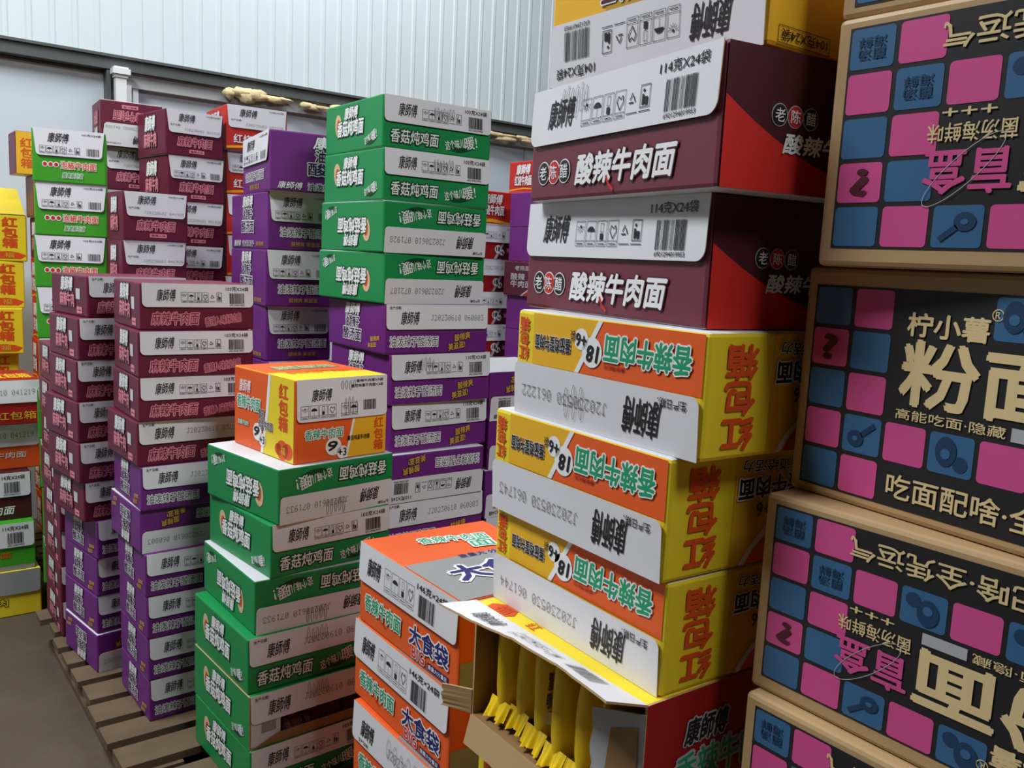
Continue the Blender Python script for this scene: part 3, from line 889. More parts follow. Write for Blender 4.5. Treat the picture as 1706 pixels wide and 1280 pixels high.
# code, kind, print, upside down, x, y, yaw, z, scale, height factor, depth
TABLE = [
('C1','top','A',1,0.2520,1.1989,-0.9301,1.6364,0.948,1.0000,0.288),
('C2','mar','S',0,0.2300,1.1879,-1.0759,1.4827,0.948,0.9974,0.289),
('C3','mar','A',0,0.2340,1.2340,-1.0563,1.3285,0.948,1.0011,0.289),
('C4','yel','061222',1,0.2353,1.1991,-0.9614,1.1796,0.948,1.0013,0.323),
('C5','yel','061743',1,0.2087,1.2187,-0.9662,1.0279,0.948,1.0204,0.323),
('C6','yel','061744',1,0.2166,1.2247,-0.9664,0.8832,0.948,0.9734,0.323),
('C7','open','',0,0.1938,1.2062,-0.9410,0.6974,0.948,1.0000,0.323),
('C8','yel','plain',0,0.2057,1.2175,-0.9460,0.5581,0.948,0.9374,0.323),
('C9','yel','061744',0,0.2053,1.2194,-0.9315,0.4187,0.948,0.9374,0.323),
('C10','yel','061744',0,0.2014,1.2125,-0.9518,0.2794,0.948,0.9374,0.323),
('C11','yel','061744',0,0.2046,1.2108,-0.9420,0.1400,0.948,0.9374,0.323),
('D1','ora','A',0,-0.0596,1.6618,-0.9345,0.6457,0.951,1.0076,0.320),
('D2','ora','A',0,-0.0684,1.6693,-0.9431,0.4780,0.951,0.9936,0.320),
('D3','ora','B',0,-0.0623,1.6474,-0.9260,0.3092,0.951,1.0000,0.320),
('D4','ora','A',0,-0.0648,1.6604,-0.9311,0.1400,0.951,1.0023,0.320),
('E0','nin','A',0,-0.4972,2.1269,0.7736,0.9130,0.895,1.0022,0.327),
('E1','grn','071933',1,-0.5179,2.1169,0.8045,0.7841,0.895,1.0029,0.374),
('E2','grn','A',0,-0.5184,2.1168,0.7370,0.6584,0.895,0.9785,0.374),
('E3','grn','071933',1,-0.5332,2.0981,0.6696,0.5297,0.895,1.0012,0.374),
('E4','grn','06801',0,-0.5470,2.0766,0.6945,0.3977,0.895,1.0276,0.374),
('E5','torn','06801',0,-0.5422,2.0669,0.7018,0.2685,0.895,1.0054,0.374),
('E6','grn','A',0,-0.5395,2.0628,0.7072,0.1400,0.895,1.0000,0.374),
('F1','grn','S',0,-0.3420,2.6252,0.6315,1.6811,0.971,0.9882,0.374),
('F2','grn','S',0,-0.3416,2.6210,0.6500,1.5423,0.971,0.9951,0.374),
('F3','grn','071928',1,-0.3451,2.6187,0.6832,1.4037,0.971,0.9945,0.374),
('F4','grn','072107',1,-0.3485,2.6229,0.7161,1.2649,0.971,0.9956,0.374),
('F5','pur','B',0,-0.3243,2.6194,0.6447,1.1256,0.971,0.9889,0.366),
('F6','pur','S',0,-0.3133,2.6239,0.6729,0.9840,0.971,1.0056,0.366),
('F7','pur','A',0,-0.3195,2.6367,0.7086,0.8438,0.971,0.9961,0.366),
('F8','pur','A',1,-0.3198,2.6085,0.6626,0.7030,0.971,0.9993,0.366),
('F9','pur','B',0,-0.3176,2.6154,0.6678,0.5622,0.971,1.0000,0.366),
('F10','pur','A',0,-0.3182,2.6141,0.6628,0.4215,0.971,0.9994,0.366),
('F11','pur','A',0,-0.3186,2.6159,0.6773,0.2807,0.971,0.9994,0.366),
('F12','pur','A',0,-0.3225,2.6090,0.6570,0.1400,0.971,0.9994,0.366),
('G1','mrn','A',0,-0.8968,2.3544,0.6662,1.1811,1.000,1.0280,0.256),
('G2','mrn','A',0,-0.8877,2.3290,0.6429,1.0643,1.000,1.0056,0.256),
('G3','mrn','A',0,-0.8922,2.3319,0.6620,0.9506,1.000,0.9789,0.256),
('G4','mrn','B',0,-0.9094,2.3403,0.7100,0.8345,1.000,0.9987,0.256),
('G5','mpu','B',0,-0.8959,2.3398,0.6803,0.7192,1.000,0.9925,0.256),
('G6','mpu','B',1,-0.9092,2.3519,0.7047,0.6022,1.000,1.0074,0.256),
('G7','mpu','A',0,-0.8905,2.3450,0.6827,0.4866,1.000,0.9951,0.256),
('G8','mpu','A',0,-0.8882,2.3468,0.6838,0.3710,1.000,0.9948,0.256),
('G9','mpu','A',0,-0.8869,2.3481,0.6843,0.2554,1.000,0.9947,0.256),
('G10','mpu','A',0,-0.8872,2.3502,0.6906,0.1400,1.000,0.9934,0.256),
('I1','mrn','B',0,-1.1865,2.6142,0.8379,1.1840,1.000,1.0006,0.256),
('I2','mrn','B',0,-1.1873,2.5863,0.7691,1.0654,1.000,1.0209,0.256),
('I3','mrn','B',0,-1.1918,2.5856,0.7557,0.9486,1.000,1.0046,0.256),
('I4','mrn','B',0,-1.1987,2.5802,0.8146,0.8329,1.000,0.9964,0.256),
('I5','mrn','B',0,-1.1919,2.5763,0.7945,0.7165,1.000,1.0018,0.256),
('I6','mrn','B',0,-1.1864,2.5865,0.7971,0.6011,1.000,0.9926,0.256),
('I7','mpu','A',0,-1.1611,2.6013,0.8103,0.4868,1.000,0.9845,0.256),
('I8','mpu','A',0,-1.1666,2.6097,0.8071,0.3715,1.000,0.9923,0.256),
('I9','mpu','A',0,-1.1692,2.6112,0.8057,0.2566,1.000,0.9889,0.256),
('I10','mpu','B',1,-1.1686,2.6052,0.8062,0.1400,1.000,1.0033,0.256),
('H1','hh','A',0,-0.6995,3.0188,-1.0706,1.5788,1.159,1.0206,0.343),
('H2','hp','A',0,-0.8121,3.0190,0.5837,1.3964,1.159,1.0150,0.349),
('H3','hp','A',0,-0.8149,3.0179,0.5755,1.2152,1.159,1.0081,0.349),
('H4','hp','A',0,-0.8330,3.0378,0.6374,1.0370,1.159,0.9915,0.349),
('H5','hp','A',0,-0.8235,3.0299,0.6324,0.8576,1.159,0.9981,0.349),
('H6','hp','A',0,-0.8239,3.0318,0.6469,0.6782,1.159,0.9981,0.349),
('H7','hp','A',0,-0.8277,3.0249,0.6267,0.4988,1.159,0.9981,0.349),
('H8','hp','A',0,-0.8246,3.0231,0.6364,0.3194,1.159,0.9981,0.349),
('H9','hp','A',0,-0.8225,3.0256,0.6417,0.1400,1.159,0.9981,0.349),
('L1','lgr','A',0,-1.6466,3.2569,0.4245,1.5923,1.076,1.0078,0.300),
('L2','lgr','A',0,-1.6481,3.2648,0.4306,1.4095,1.076,1.0088,0.300),
('L3','lgr','A',0,-1.6539,3.2665,0.4266,1.2278,1.076,1.0029,0.300),
('L4','lgr','A',0,-1.6505,3.2677,0.4216,1.0465,1.076,1.0005,0.300),
('L5','lgr','A',0,-1.6509,3.2696,0.4361,0.8652,1.076,1.0005,0.300),
('L6','lgr','A',0,-1.6547,3.2627,0.4158,0.6839,1.076,1.0005,0.300),
('L7','lgr','A',0,-1.6516,3.2609,0.4256,0.5026,1.076,1.0005,0.300),
('L8','lgr','A',0,-1.6495,3.2634,0.4308,0.3213,1.076,1.0005,0.300),
('L9','lgr','A',0,-1.6501,3.2609,0.4280,0.1400,1.076,1.0005,0.300),
('M1','far','B',1,-1.6206,3.6610,0.5849,1.7749,1.080,1.0159,0.200),
('M2','far','B',0,-1.6331,3.7011,0.6088,1.6049,1.080,0.9906,0.200),
('M3','far','A',0,-1.6264,3.6831,0.6038,1.4421,1.080,0.9483,0.200),
('M4','far','A',0,-1.6268,3.6850,0.6183,1.2793,1.080,0.9483,0.200),
('M5','far','A',0,-1.6306,3.6781,0.5980,1.1166,1.080,0.9483,0.200),
('M6','far','A',0,-1.6275,3.6763,0.6077,0.9538,1.080,0.9483,0.200),
('M7','far','A',0,-1.6254,3.6788,0.6130,0.7910,1.080,0.9483,0.200),
('M8','far','A',0,-1.6260,3.6763,0.6102,0.6283,1.080,0.9483,0.200),
('M9','far','A',0,-1.6293,3.6802,0.6036,0.4655,1.080,0.9483,0.200),
('M10','far','A',0,-1.6249,3.6804,0.6005,0.3028,1.080,0.9483,0.200),
('M11','far','A',0,-1.6264,3.6838,0.6041,0.1400,1.080,0.9483,0.200),
('N1','far','B',0,-1.3334,3.1665,0.7125,1.4060,1.040,1.0118,0.175),
('N2','far','B',0,-1.3388,3.1704,0.7039,1.2401,1.040,1.0038,0.175),
('N3','far','A',0,-1.3356,3.1705,0.6989,1.0830,1.040,0.9509,0.175),
('N4','far','A',0,-1.3360,3.1724,0.7134,0.9258,1.040,0.9509,0.175),
('N5','far','A',0,-1.3398,3.1655,0.6931,0.7686,1.040,0.9509,0.175),
('N6','far','A',0,-1.3367,3.1637,0.7029,0.6115,1.040,0.9509,0.175),
('N7','far','A',0,-1.3346,3.1662,0.7081,0.4543,1.040,0.9509,0.175),
('N8','far','A',0,-1.3352,3.1637,0.7053,0.2972,1.040,0.9509,0.175),
('N9','far','A',0,-1.3385,3.1676,0.6987,0.1400,1.040,0.9509,0.175),
('P1','far','B',0,-1.3567,3.5356,0.7498,1.7340,1.060,1.0023,0.270),
('P2','far','A',0,-1.3558,3.5448,0.7611,1.5647,1.060,1.0049,0.270),
('P3','far','B',0,-1.3579,3.5514,0.7511,1.3957,1.060,1.0034,0.270),
('P4','far','A',0,-1.3591,3.5514,0.7509,1.2286,1.060,0.9922,0.270),
('P5','far','A',0,-1.3580,3.5535,0.7459,1.0731,1.060,0.9232,0.270),
('P6','far','A',0,-1.3584,3.5553,0.7604,0.9176,1.060,0.9232,0.270),
('P7','far','A',0,-1.3623,3.5485,0.7402,0.7620,1.060,0.9232,0.270),
('P8','far','A',0,-1.3591,3.5467,0.7499,0.6065,1.060,0.9232,0.270),
('P9','far','A',0,-1.3570,3.5492,0.7552,0.4510,1.060,0.9232,0.270),
('P10','far','A',0,-1.3576,3.5466,0.7523,0.2955,1.060,0.9232,0.270),
('P11','far','A',0,-1.3609,3.5506,0.7457,0.1400,1.060,0.9232,0.270),
('R1','red','B',0,-1.1495,3.7103,0.5977,1.7819,1.060,1.0123,0.270),
('R2','red','A',0,-1.1594,3.7354,0.6112,1.6095,1.060,1.0053,0.270),
('R3','red','A',0,-1.1540,3.7250,0.6062,1.4462,1.060,0.9519,0.270),
('R4','red','A',0,-1.1544,3.7268,0.6207,1.2830,1.060,0.9519,0.270),
('R5','red','A',0,-1.1582,3.7199,0.6005,1.1197,1.060,0.9519,0.270),
('R6','red','A',0,-1.1551,3.7182,0.6102,0.9564,1.060,0.9519,0.270),
('R7','red','A',0,-1.1530,3.7207,0.6155,0.7931,1.060,0.9519,0.270),
('R8','red','A',0,-1.1536,3.7181,0.6126,0.6298,1.060,0.9519,0.270),
('R9','red','A',0,-1.1569,3.7220,0.6060,0.4666,1.060,0.9519,0.270),
('R10','red','A',0,-1.1525,3.7223,0.6030,0.3033,1.060,0.9519,0.270),
('R11','red','A',0,-1.1540,3.7257,0.6066,0.1400,1.060,0.9519,0.270),
('Y1','ylw','',0,-2.2966,3.7596,0.5046,1.2977,1.072,1.0014,0.317),
('Y2','ylw','',0,-2.3146,3.7428,0.5697,1.1027,1.072,1.0106,0.317),
('Y3','ylw','',0,-2.3141,3.7258,0.5601,0.9094,1.072,1.0022,0.317),
('Y4','ylw','',0,-2.3508,3.7471,0.5677,0.7192,1.072,0.9857,0.317),
('Y5','ylw','',0,-2.3319,3.7385,0.5627,0.5261,1.072,1.0009,0.317),
('Y6','ylw','',0,-2.3323,3.7404,0.5772,0.3331,1.072,1.0009,0.317),
('Y7','ylw','',0,-2.3362,3.7335,0.5570,0.1400,1.072,1.0009,0.317),
('Q1','lef','q1',0,-2.0093,3.2079,0.6946,0.7096,1.016,0.9550,0.290),
('Q2','lef','q2',0,-2.0381,3.2383,0.7114,0.5330,1.016,1.0105,0.290),
('Q3','lef','q3',0,-2.0354,3.1734,0.6703,0.3540,1.016,1.0242,0.290),
('Q4','lef','q4',0,-2.0028,3.1354,0.6496,0.1747,1.016,1.0257,0.290),
('Q5','lef','q5',0,-1.9853,3.1327,0.6626,0.0000,1.016,0.9997,0.290),
('B2','brn','',1,0.6123,0.8721,-0.8801,1.4065,0.955,0.9990,0.351),
('B3','brn','',0,0.6118,0.8983,-1.0226,1.1434,0.955,1.0314,0.351),
('B4','brn','',1,0.5880,0.8946,-0.9250,0.9045,0.955,0.9366,0.351),
('B5','brn','',1,0.5795,0.8781,-0.9223,0.6495,0.955,1.0000,0.351),
('B6','brn','',0,0.5842,0.8884,-0.9273,0.3947,0.955,0.9988,0.351),
('B7','brn','',1,0.5838,0.8903,-0.9128,0.1400,0.955,0.9988,0.351),
('B1','brn','',0,0.6163,0.8821,-0.8601,1.6613,0.955,1.0000,0.351),
('J1','mrn','A',0,-1.3599,2.8207,0.6631,0.9538,1.000,1.0006,0.256),
('J2','mrn','A',0,-1.3628,2.8179,0.6520,0.8375,1.000,1.0006,0.256),
('J3','mrn','A',0,-1.3605,2.8187,0.6466,0.7213,1.000,1.0006,0.256),
('J4','mrn','A',0,-1.3611,2.8181,0.6784,0.6050,1.000,1.0006,0.256),
('J5','mrn','A',0,-1.3563,2.8170,0.6712,0.4888,1.000,1.0006,0.256),
('J6','mrn','B',0,-1.3593,2.8239,0.6699,0.3725,1.000,1.0006,0.256),
('J7','mrn','B',0,-1.3595,2.8223,0.6587,0.2563,1.000,1.0006,0.256),
('J8','mrn','B',0,-1.3583,2.8233,0.6619,0.1400,1.000,1.0006,0.256),
('Z1','far','Y',0,-1.9818,3.6736,0.6618,1.6502,1.000,1.0559,0.170),
('Z2','far','Y',0,-1.9351,3.7081,0.6626,1.4824,1.000,1.0559,0.170),
('Z3','far','A',0,-1.9266,3.7197,0.6809,1.3146,1.000,1.0559,0.170),
('Z4','red','A',0,-1.9199,3.7216,0.6476,1.1468,1.000,1.0559,0.170),
('Z5','red','A',0,-1.9196,3.7227,0.6498,0.9790,1.000,1.0559,0.170),
('Z6','red','A',0,-1.9217,3.7160,0.6479,0.8112,1.000,1.0559,0.170),
('Z7','red','A',0,-1.9242,3.7171,0.6736,0.6434,1.000,1.0559,0.170),
('Z8','red','A',0,-1.9202,3.7186,0.6560,0.4756,1.000,1.0559,0.170),
('Z9','red','A',0,-1.9258,3.7165,0.6717,0.3078,1.000,1.0559,0.170),
('Z10','red','A',0,-1.9219,3.7162,0.6624,0.1400,1.000,1.0559,0.170),
('K1','red','N',0,-0.2195,4.3335,0.6618,1.5620,1.000,0.9942,0.280),
('K2','k18','A',0,-0.2177,4.3329,0.6626,1.4040,1.000,0.9942,0.280),
('K3','k18','B',0,-0.2234,4.3334,0.6809,1.2460,1.000,0.9942,0.280),
('K4','k18','A',0,-0.2167,4.3354,0.6476,1.0880,1.000,0.9942,0.280),
('K5','k18','A',0,-0.2164,4.3364,0.6498,0.9300,1.000,0.9942,0.280),
('K6','k18','A',0,-0.2185,4.3297,0.6479,0.7720,1.000,0.9942,0.280),
('K7','k18','A',0,-0.2210,4.3308,0.6736,0.6140,1.000,0.9942,0.280),
('K8','k18','A',0,-0.2170,4.3323,0.6560,0.4560,1.000,0.9942,0.280),
('K9','k18','A',0,-0.2226,4.3302,0.6717,0.2980,1.000,0.9942,0.280),
('K10','k18','A',0,-0.2187,4.3300,0.6624,0.1400,1.000,0.9942,0.280),
('W1','pln','A',0,0.1804,4.1384,0.6618,1.5548,1.000,0.9892,0.280),
('W2','pln','A',0,0.1822,4.1377,0.6626,1.3976,1.000,0.9892,0.280),
('W3','k18','A',0,0.1765,4.1383,0.6809,1.2404,1.000,0.9892,0.280),
('W4','pln','A',0,0.1832,4.1402,0.6476,1.0832,1.000,0.9892,0.280),
('W5','pln','A',0,0.1836,4.1412,0.6498,0.9260,1.000,0.9892,0.280),
('W6','pln','A',0,0.1815,4.1345,0.6479,0.7688,1.000,0.9892,0.280),
('W7','pln','A',0,0.1789,4.1356,0.6736,0.6116,1.000,0.9892,0.280),
('W8','pln','A',0,0.1830,4.1371,0.6560,0.4544,1.000,0.9892,0.280),
('W9','pln','A',0,0.1773,4.1350,0.6717,0.2972,1.000,0.9892,0.280),
('W10','pln','A',0,0.1812,4.1348,0.6624,0.1400,1.000,0.9892,0.280),
('X1','red','A',0,0.1055,5.0951,0.6538,1.7900,1.000,1.0383,0.280),
('X2','red','A',0,0.1058,5.0912,0.6800,1.6250,1.000,1.0383,0.280),
('X3','red','A',0,0.1087,5.0913,0.6815,1.4600,1.000,1.0383,0.280),
('X4','red','A',0,0.1026,5.0933,0.6675,1.2950,1.000,1.0383,0.280),
('X5','red','A',0,0.1091,5.0979,0.6433,1.1300,1.000,1.0383,0.280),
('X6','red','A',0,0.1057,5.0955,0.6626,0.9650,1.000,1.0383,0.280),
('X7','red','A',0,0.1077,5.0924,0.6738,0.8000,1.000,1.0383,0.280),
('X8','red','A',0,0.1017,5.0922,0.6479,0.6350,1.000,1.0383,0.280),
('X9','red','A',0,0.1040,5.0964,0.6621,0.4700,1.000,1.0383,0.280),
('X10','red','A',0,0.1081,5.0934,0.6726,0.3050,1.000,1.0383,0.280),
('X11','red','A',0,0.1072,5.0937,0.6566,0.1400,1.000,1.0383,0.280),
('V1','pur','A',1,-0.0304,2.8570,0.6608,0.9067,0.970,1.0900,0.330),
('V2','pur','A',1,-0.0286,2.8608,0.6648,0.7533,0.970,1.0900,0.330),
('V3','pur','A',1,-0.0303,2.8535,0.6540,0.6000,0.970,1.0900,0.330),
('V4','pur','A',0,-0.0304,2.8584,0.6754,0.4467,0.970,1.0900,0.330),
('V5','pur','A',0,-0.0313,2.8535,0.6548,0.2933,0.970,1.0900,0.330),
('V6','pur','A',0,-0.0271,2.8547,0.6613,0.1400,0.970,1.0900,0.330),
]
for row in TABLE:
    if row[1] not in ('open', 'torn'):
        carton(*row)

# ------------------------------------------------------------------ the two torn-open cartons
def open_shell(W, D, H, out, top, t=.004):
    """body without its front: floor, top, two sides and back, kraft inside"""
    m = MB()
    a, b = W / 2, D / 2
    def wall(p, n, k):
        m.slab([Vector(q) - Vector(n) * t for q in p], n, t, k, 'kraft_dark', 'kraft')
    wall([(-a, -b, 0), (-a, b, 0), (-a, b, H), (-a, -b, H)], (-1, 0, 0), out)
    wall([(a, -b, 0), (a, b, 0), (a, b, H), (a, -b, H)], (1, 0, 0), out)
    wall([(-a + t, b, 0), (a - t, b, 0), (a - t, b, H), (-a + t, b, H)], (0, 1, 0), out)
    wall([(-a + t, -b, 0), (a - t, -b, 0), (a - t, b - t, 0), (-a + t, b - t, 0)], (0, 0, -1), 'kraft')
    wall([(-a + t, -b, H), (a - t, -b, H), (a - t, b - t, H), (-a + t, b - t, H)], (0, 0, 1), top)
    return m

def hinged(name, base, out_dir, L, taper0, taper1, k_out, k_in, parent, paint=None, jag=0.0, seed=1, curl=0.0, t=.0032, n=10, rise=None):
    """flap hinged along base (two points), reaching out_dir * L; ends tapered, free edge may be torn or curled"""
    r = random.Random(seed)
    p0, p1 = Vector(base[0]), Vector(base[1])
    d = Vector(out_dir).normalized()
    ex = (p1 - p0)
    nrm = ex.normalized().cross(d)
    free = []
    for i in range(n + 1):
        q = i / n
        x = taper0 + (1 - taper0 - taper1) * q
        dd, LL = d, L
        if rise:
            g = min(len(rise) - 2, int(q * (len(rise) - 1))); w = q * (len(rise) - 1) - g
            th = rad(rise[g][0] * (1 - w) + rise[g + 1][0] * w); LL = rise[g][1] * (1 - w) + rise[g + 1][1] * w
            dd = Vector((0, -cos(th), sin(th)))
        free.append(p0 + ex * x + dd * (LL * (1 + r.uniform(-jag, jag))) + nrm * (curl * (r.uniform(.2, 1))))
    m = MB()
    N = n + 1
    bot = [p0 + ex * (i / n) for i in range(N)]
    for sgn, k, off in ((1, k_out, t / 2), (-1, k_in, -t / 2)):
        v = [b + nrm * off for b in bot] + [f + nrm * off for f in free]
        m.add(v, [(i, i + 1, N + i + 1, N + i) for i in range(n)], k)
    rim = bot + free[::-1]
    for i in range(len(rim)):
        a_, b_ = rim[i], rim[(i + 1) % len(rim)]
        m.add([a_ - nrm * t / 2, b_ - nrm * t / 2, b_ + nrm * t / 2, a_ + nrm * t / 2], [(0, 1, 2, 3)], 'kraft')
    if paint:
        paint(m)
    o = link(name, m.mesh(name), parent)
    return o

def packet(W, D, H, k, rng):
    """noodle bag standing on edge: puffed, creased body with a crimped seal along its foot and a narrow one at the top"""
    m = MB()
    n2, nv = 32, 18
    ph = rng.uniform(0, 6)
    lean = rng.uniform(-.006, .006)
    vs = []
    for j in range(nv + 1):
        v = j / nv
        e = max(.06, 1 - abs(2 * v - 1) ** 4.0) ** .5
        for i in range(n2):
            t = 2 * pi * i / n2
            c, s_ = cos(t), sin(t)
            cre = 1 + .09 * sin(3 * t + 5 * v + ph) + .07 * sin(7 * t + ph * 1.7) * (1 - e * .5) + .03 * sin(11 * v + 2 * t)
            x = W / 2 * math.copysign(abs(s_) ** .75, s_) * e * cre + lean * (1 - v)
            y = D / 2 * math.copysign(abs(c) ** .7, c) * (.93 + .07 * e) * (1 + .02 * sin(5 * v + ph))
            vs.append((x, y, .012 + (H - .012) * v))
    m.add(vs, [(j * n2 + i, j * n2 + (i + 1) % n2, (j + 1) * n2 + (i + 1) % n2, (j + 1) * n2 + i) for j in range(nv) for i in range(n2)], k, True)
    for (z0, z1, y0, y1, amp) in ((.03, .004, -D / 2 + .004, -D / 2 - .012, .003), (H - .012, H + .006, -D / 2 + .02, -D / 2 + .012, .003)):
        n = 24
        v = []
        for kk in range(4):
            g = kk / 3
            for i in range(n + 1):
                q = i / n
                wav = amp * sin(i * 1.15 + ph) * g + amp * 1.6 * sin(i * .45 + ph * 2) * g
                tooth = (.0022 * (i % 2) if kk == 3 else 0) + .005 * sin(q * 5 + ph) * g
                v.append((lean + (-.5 + q) * W * 1.02, y0 + (y1 - y0) * g + wav, z0 + (z1 - z0) * g + math.copysign(tooth, z0 - z1) * -.6))
        m.add(v, [(r * (n + 1) + i, r * (n + 1) + i + 1, (r + 1) * (n + 1) + i + 1, (r + 1) * (n + 1) + i) for r in range(3) for i in range(n)], k, True)
    return m

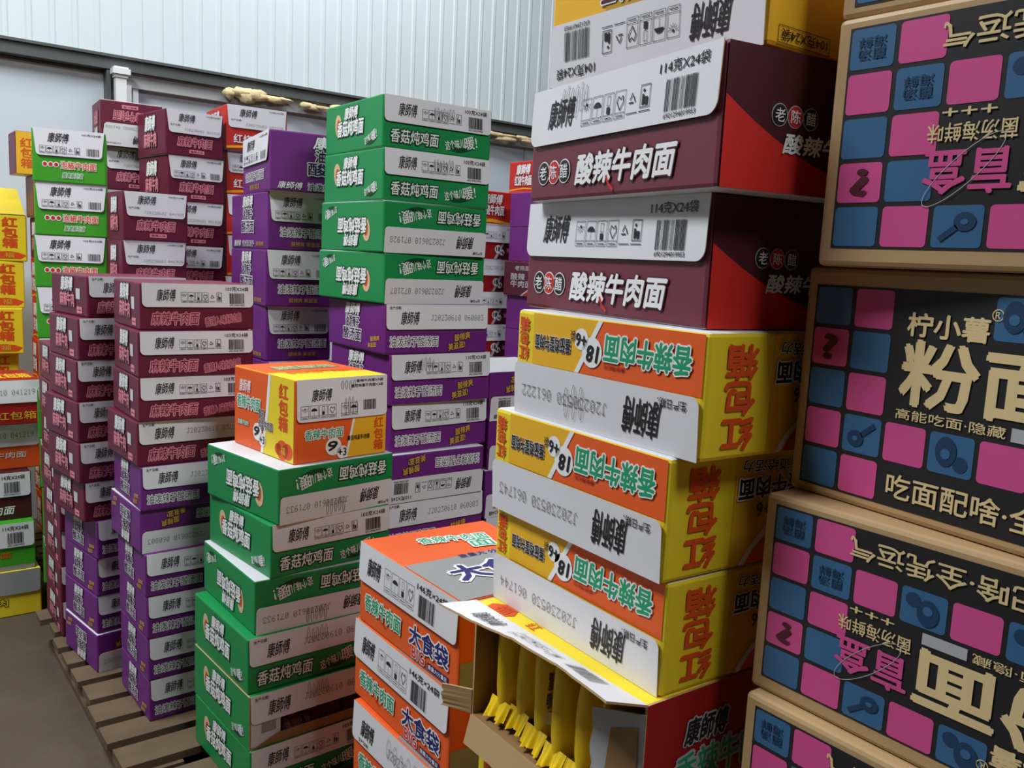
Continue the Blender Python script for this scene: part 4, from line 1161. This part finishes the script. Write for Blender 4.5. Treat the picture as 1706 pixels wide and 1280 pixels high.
for row in TABLE:
    code, t, var, flip, x, y, yaw, z, s, hf, D = row
    if t not in ('open', 'torn'):
        continue
    W, _, H = DIM[t]
    e = bpy.data.objects.new('open_carton', None)
    COL.objects.link(e)
    e.location = (x, y, z); e.rotation_euler = (0, 0, yaw); e.scale = (s, s, s * hf * .9985)
    a, b = W / 2, D / 2
    def put(o, lx, ly, lz, rz=0.0, rx=0.0):
        o.location = (x + s * (lx * cos(yaw) - ly * sin(yaw)), y + s * (lx * sin(yaw) + ly * cos(yaw)), z + s * lz)
        o.rotation_euler = (rx, 0, yaw + rz)
        o.scale = (s, s, s)
    if t == 'open':
        tag(e, 'torn-open red and yellow carton showing yellow noodle bags, under the upside-down yellow cartons', 'carton', 'opened noodle cartons')
        m = open_shell(W, D, H, 'deep_red', 'yellow')
        fs = faces_of(m, W, D, H)
        Rr, L, Tp = fs['right'], fs['left'], fs['top']
        Rr.text('康師傅', .22, .62, .48, .8, 'black', 4, shear=.2, off=.03, out='lightgrey', ow=.1)
        Rr.text('香辣牛肉面', .18, .32, .82, .58, 'print_green', 4, rot=3, out='lightgrey', ow=.08)
        Rr.text('爽辣够味', .4, .12, .62, .24, 'gold', 3)
        Rr.rect(.9, .5, .97, .98, 'lightgrey', 1)
        L.rect(.6, .01, .99, .99, 'yellow', 0); L.text('红\n包\n箱', .72, .1, .9, .9, 'red_orange', 3)
        Tp.text('福', .1, .02, .18, .09, 'red_orange', 3); Tp.text('红包箱', .12, .2, .7, .5, 'red_orange', 3)
        Tp.poly([(.07, .01), (.19, .01), (.21, .05), (.18, .1), (.1, .1), (.06, .05)], 'red_orange', 1); Tp.text('红', .3, .03, .36, .09, 'red_orange', 2)
        link('carton_body', m.mesh('carton_body'), e)
        rs_ = [(7, .070), (14, .074), (22, .076), (24, .076), (20, .076)]
        def warped(px, py, l=0):
            g = max(0, min(3, int(px * 4))); w = px * 4 - g
            th = rad(rs_[g][0] * (1 - w) + rs_[g + 1][0] * w); LL = rs_[g][1] * (1 - w) + rs_[g + 1][1] * w
            return Vector((-a + px * W, -b - cos(th) * LL * py - sin(th) * .003, H + sin(th) * LL * py + cos(th) * .003 + .0004 * l))
        def pf(m_):
            f = Face(m_, (-a, -b, H), (1, 0, 0), (0, -1, 0), W, .07, (0, 0, 1))
            f.P = warped                                             # the print follows the warped panel
            f.text('康師傅', .16, .3, .32, .8, 'grey_ink', 2, shear=.25); f.icons(.4, .3, .66, .72, k='grey_ink'); f.bars(.72, .2, .86, .7, 'grey_ink', 22, 6)
        o = hinged('top_flap', [(-a, -b, H), (a, -b, H)], (0, -1, .25), .078, 0, 0, 'kraft', 'white', e, pf, .015, 3, .001, n=24, rise=rs_)
        o['label'] = 'white printed flap, lifted'
        o = hinged('bottom_flap', [(-a, -b, .002), (a, -b, .002)], (0, -.25, -.95), .05, .0, .02, 'kraft', 'kraft', e, None, .05, 8)
        o = hinged('side_flap', [(-a, -b, .045), (-a, -b, .004)], (-.85, -.5, .0), .055, .1, .0, 'kraft', 'kraft', e, None, .05, 5, .002)
        o['label'] = 'torn kraft flap'
        def pr(f):
            f.poly([(.25, .3), (.6, .16), (.95, .3), (.95, .85), (.55, .95), (.2, .8)], 'cover_grey', 1)
        o = hinged('side_flap', [(a, -b, .002), (a, -b, H - .012)], (-1, -.1, .0), .088, .0, .14, 'lightgrey', 'lightgrey', e, None, .04, 9, .002)
        o['label'] = 'white inner flap with grey patch'
        m3 = MB(); f = Face(m3, (a - .086, -b - .0115, .0), (1, .1, 0), (0, 0, 1), .08, H - .02, (0, -1, 0))
        f.poly([(.3, .02), (.75, .02), (.97, .5), (.95, .93), (.4, .82), (.3, .4)], 'kraft_dark', 0)
        link('glue_patch', m3.mesh('glue_patch'), e)
        labs = ['leftmost yellow noodle bag in the torn-open carton', 'second yellow noodle bag from the left in the torn-open carton', 'third yellow noodle bag from the left in the torn-open carton',
                'fourth yellow noodle bag from the left in the torn-open carton', 'fifth yellow noodle bag from the left in the torn-open carton', 'rightmost yellow noodle bag, dark printed side showing, in the torn-open carton']
        rg = random.Random(8)
        for i in range(6):
            bw = .049
            m = packet(bw, .15, H * .84, 'bag_yellow', rg)
            if i in (2, 5):
                ff = Face(m, (bw / 2 * .2, -.074, .04), (.75, .6, 0), (0, 0, 1), .034, .09, (.6, -.75, 0))
                ff.text('香\n辣', .15, .3, .85, .95, 'bag_dark', 2, off=.04); ff.ell(.5, .15, .012, .01, 'cream', 1, 12)
            o = link('noodle_bag', m.mesh('noodle_bag'))
            px = -a + .014 + .0535 * (i + .5)
            put(o, px, -b + .100 - .004 * i + rg.uniform(-.006, .006), .012, rg.uniform(-.05, .05))
            tag(o, labs[i], 'noodle bag', 'yellow noodle bags in the open carton')
    else:
        tag(e, 'green carton with torn flap showing dark noodle bags, sixth in the low green stack', 'carton', 'opened noodle cartons')
        m = open_shell(W, D, H, 'green', 'green')
        L = faces_of(m, W, D, H)['left']
        L.text('康師傅', .36, .66, .6, .9, 'print_white', 4, shear=.2, off=.03, out='deep_green', ow=.1)
        L.text('香菇炖鸡面', .24, .33, .7, .64, 'print_white', 4, shear=.1, off=.03, out='deep_green', ow=.1)
        L.ell(.25, .56, .022, .034, 'beige', 1, rot=.2); L.ell(.25, .55, .012, .02, 'red_orange', 2)
        arc_text(L, .72, .1, .92, .36, 18)
        link('carton_body', m.mesh('carton_body'), e)
        o = link('white_flap', flap_mesh(W, D, H, date_flap('06801'), fh=.52), e); o['label'] = 'white printed flap'
        m = MB(); m.box(-a + .005, -b - .001, .006, -a + .085, -b + .002, H * .52, 'offwhite')
        f = Face(m, (-a + .005, -b - .0012, .006), (1, 0, 0), (0, 0, 1), .08, H * .5, (0, -1, 0)); f.rect(.35, .45, .85, .95, 'cover_grey', 0)
        o = link('side_flap', m.mesh('side_flap'), e); o['label'] = 'white inner flap'
        m = MB(); m.box(a - .03, -b - .001, .006, a - .005, -b + .002, H * .52, 'offwhite')
        o = link('side_flap', m.mesh('side_flap'), e); o['label'] = 'white inner flap'
        m = MB(); m.slab([(-a + .01, -b, .003), (a - .005, -b, .003), (a - .005, -b - .004, .03), (-a + .08, -b - .004, .03)], (0, -1, .1), .003, 'kraft_dark', 'kraft_dark')
        link('bottom_flap', m.mesh('bottom_flap'), e)
        rg = random.Random(18)
        for i in range(4):
            bw = .052
            m = packet(bw, .13, H * .88, 'bag_dark' if i % 2 == 0 else 'plum', rg)
            o = link('noodle_bag', m.mesh('noodle_bag'))
            put(o, -a + .10 + .058 * (i + .5), -b + .092, .012, rg.uniform(-.06, .06))
            tag(o, ['leftmost', 'second from left', 'second from right', 'rightmost'][i] + ' dark noodle bag seen under the torn green carton flap', 'noodle bag', 'dark noodle bags in the torn green carton')
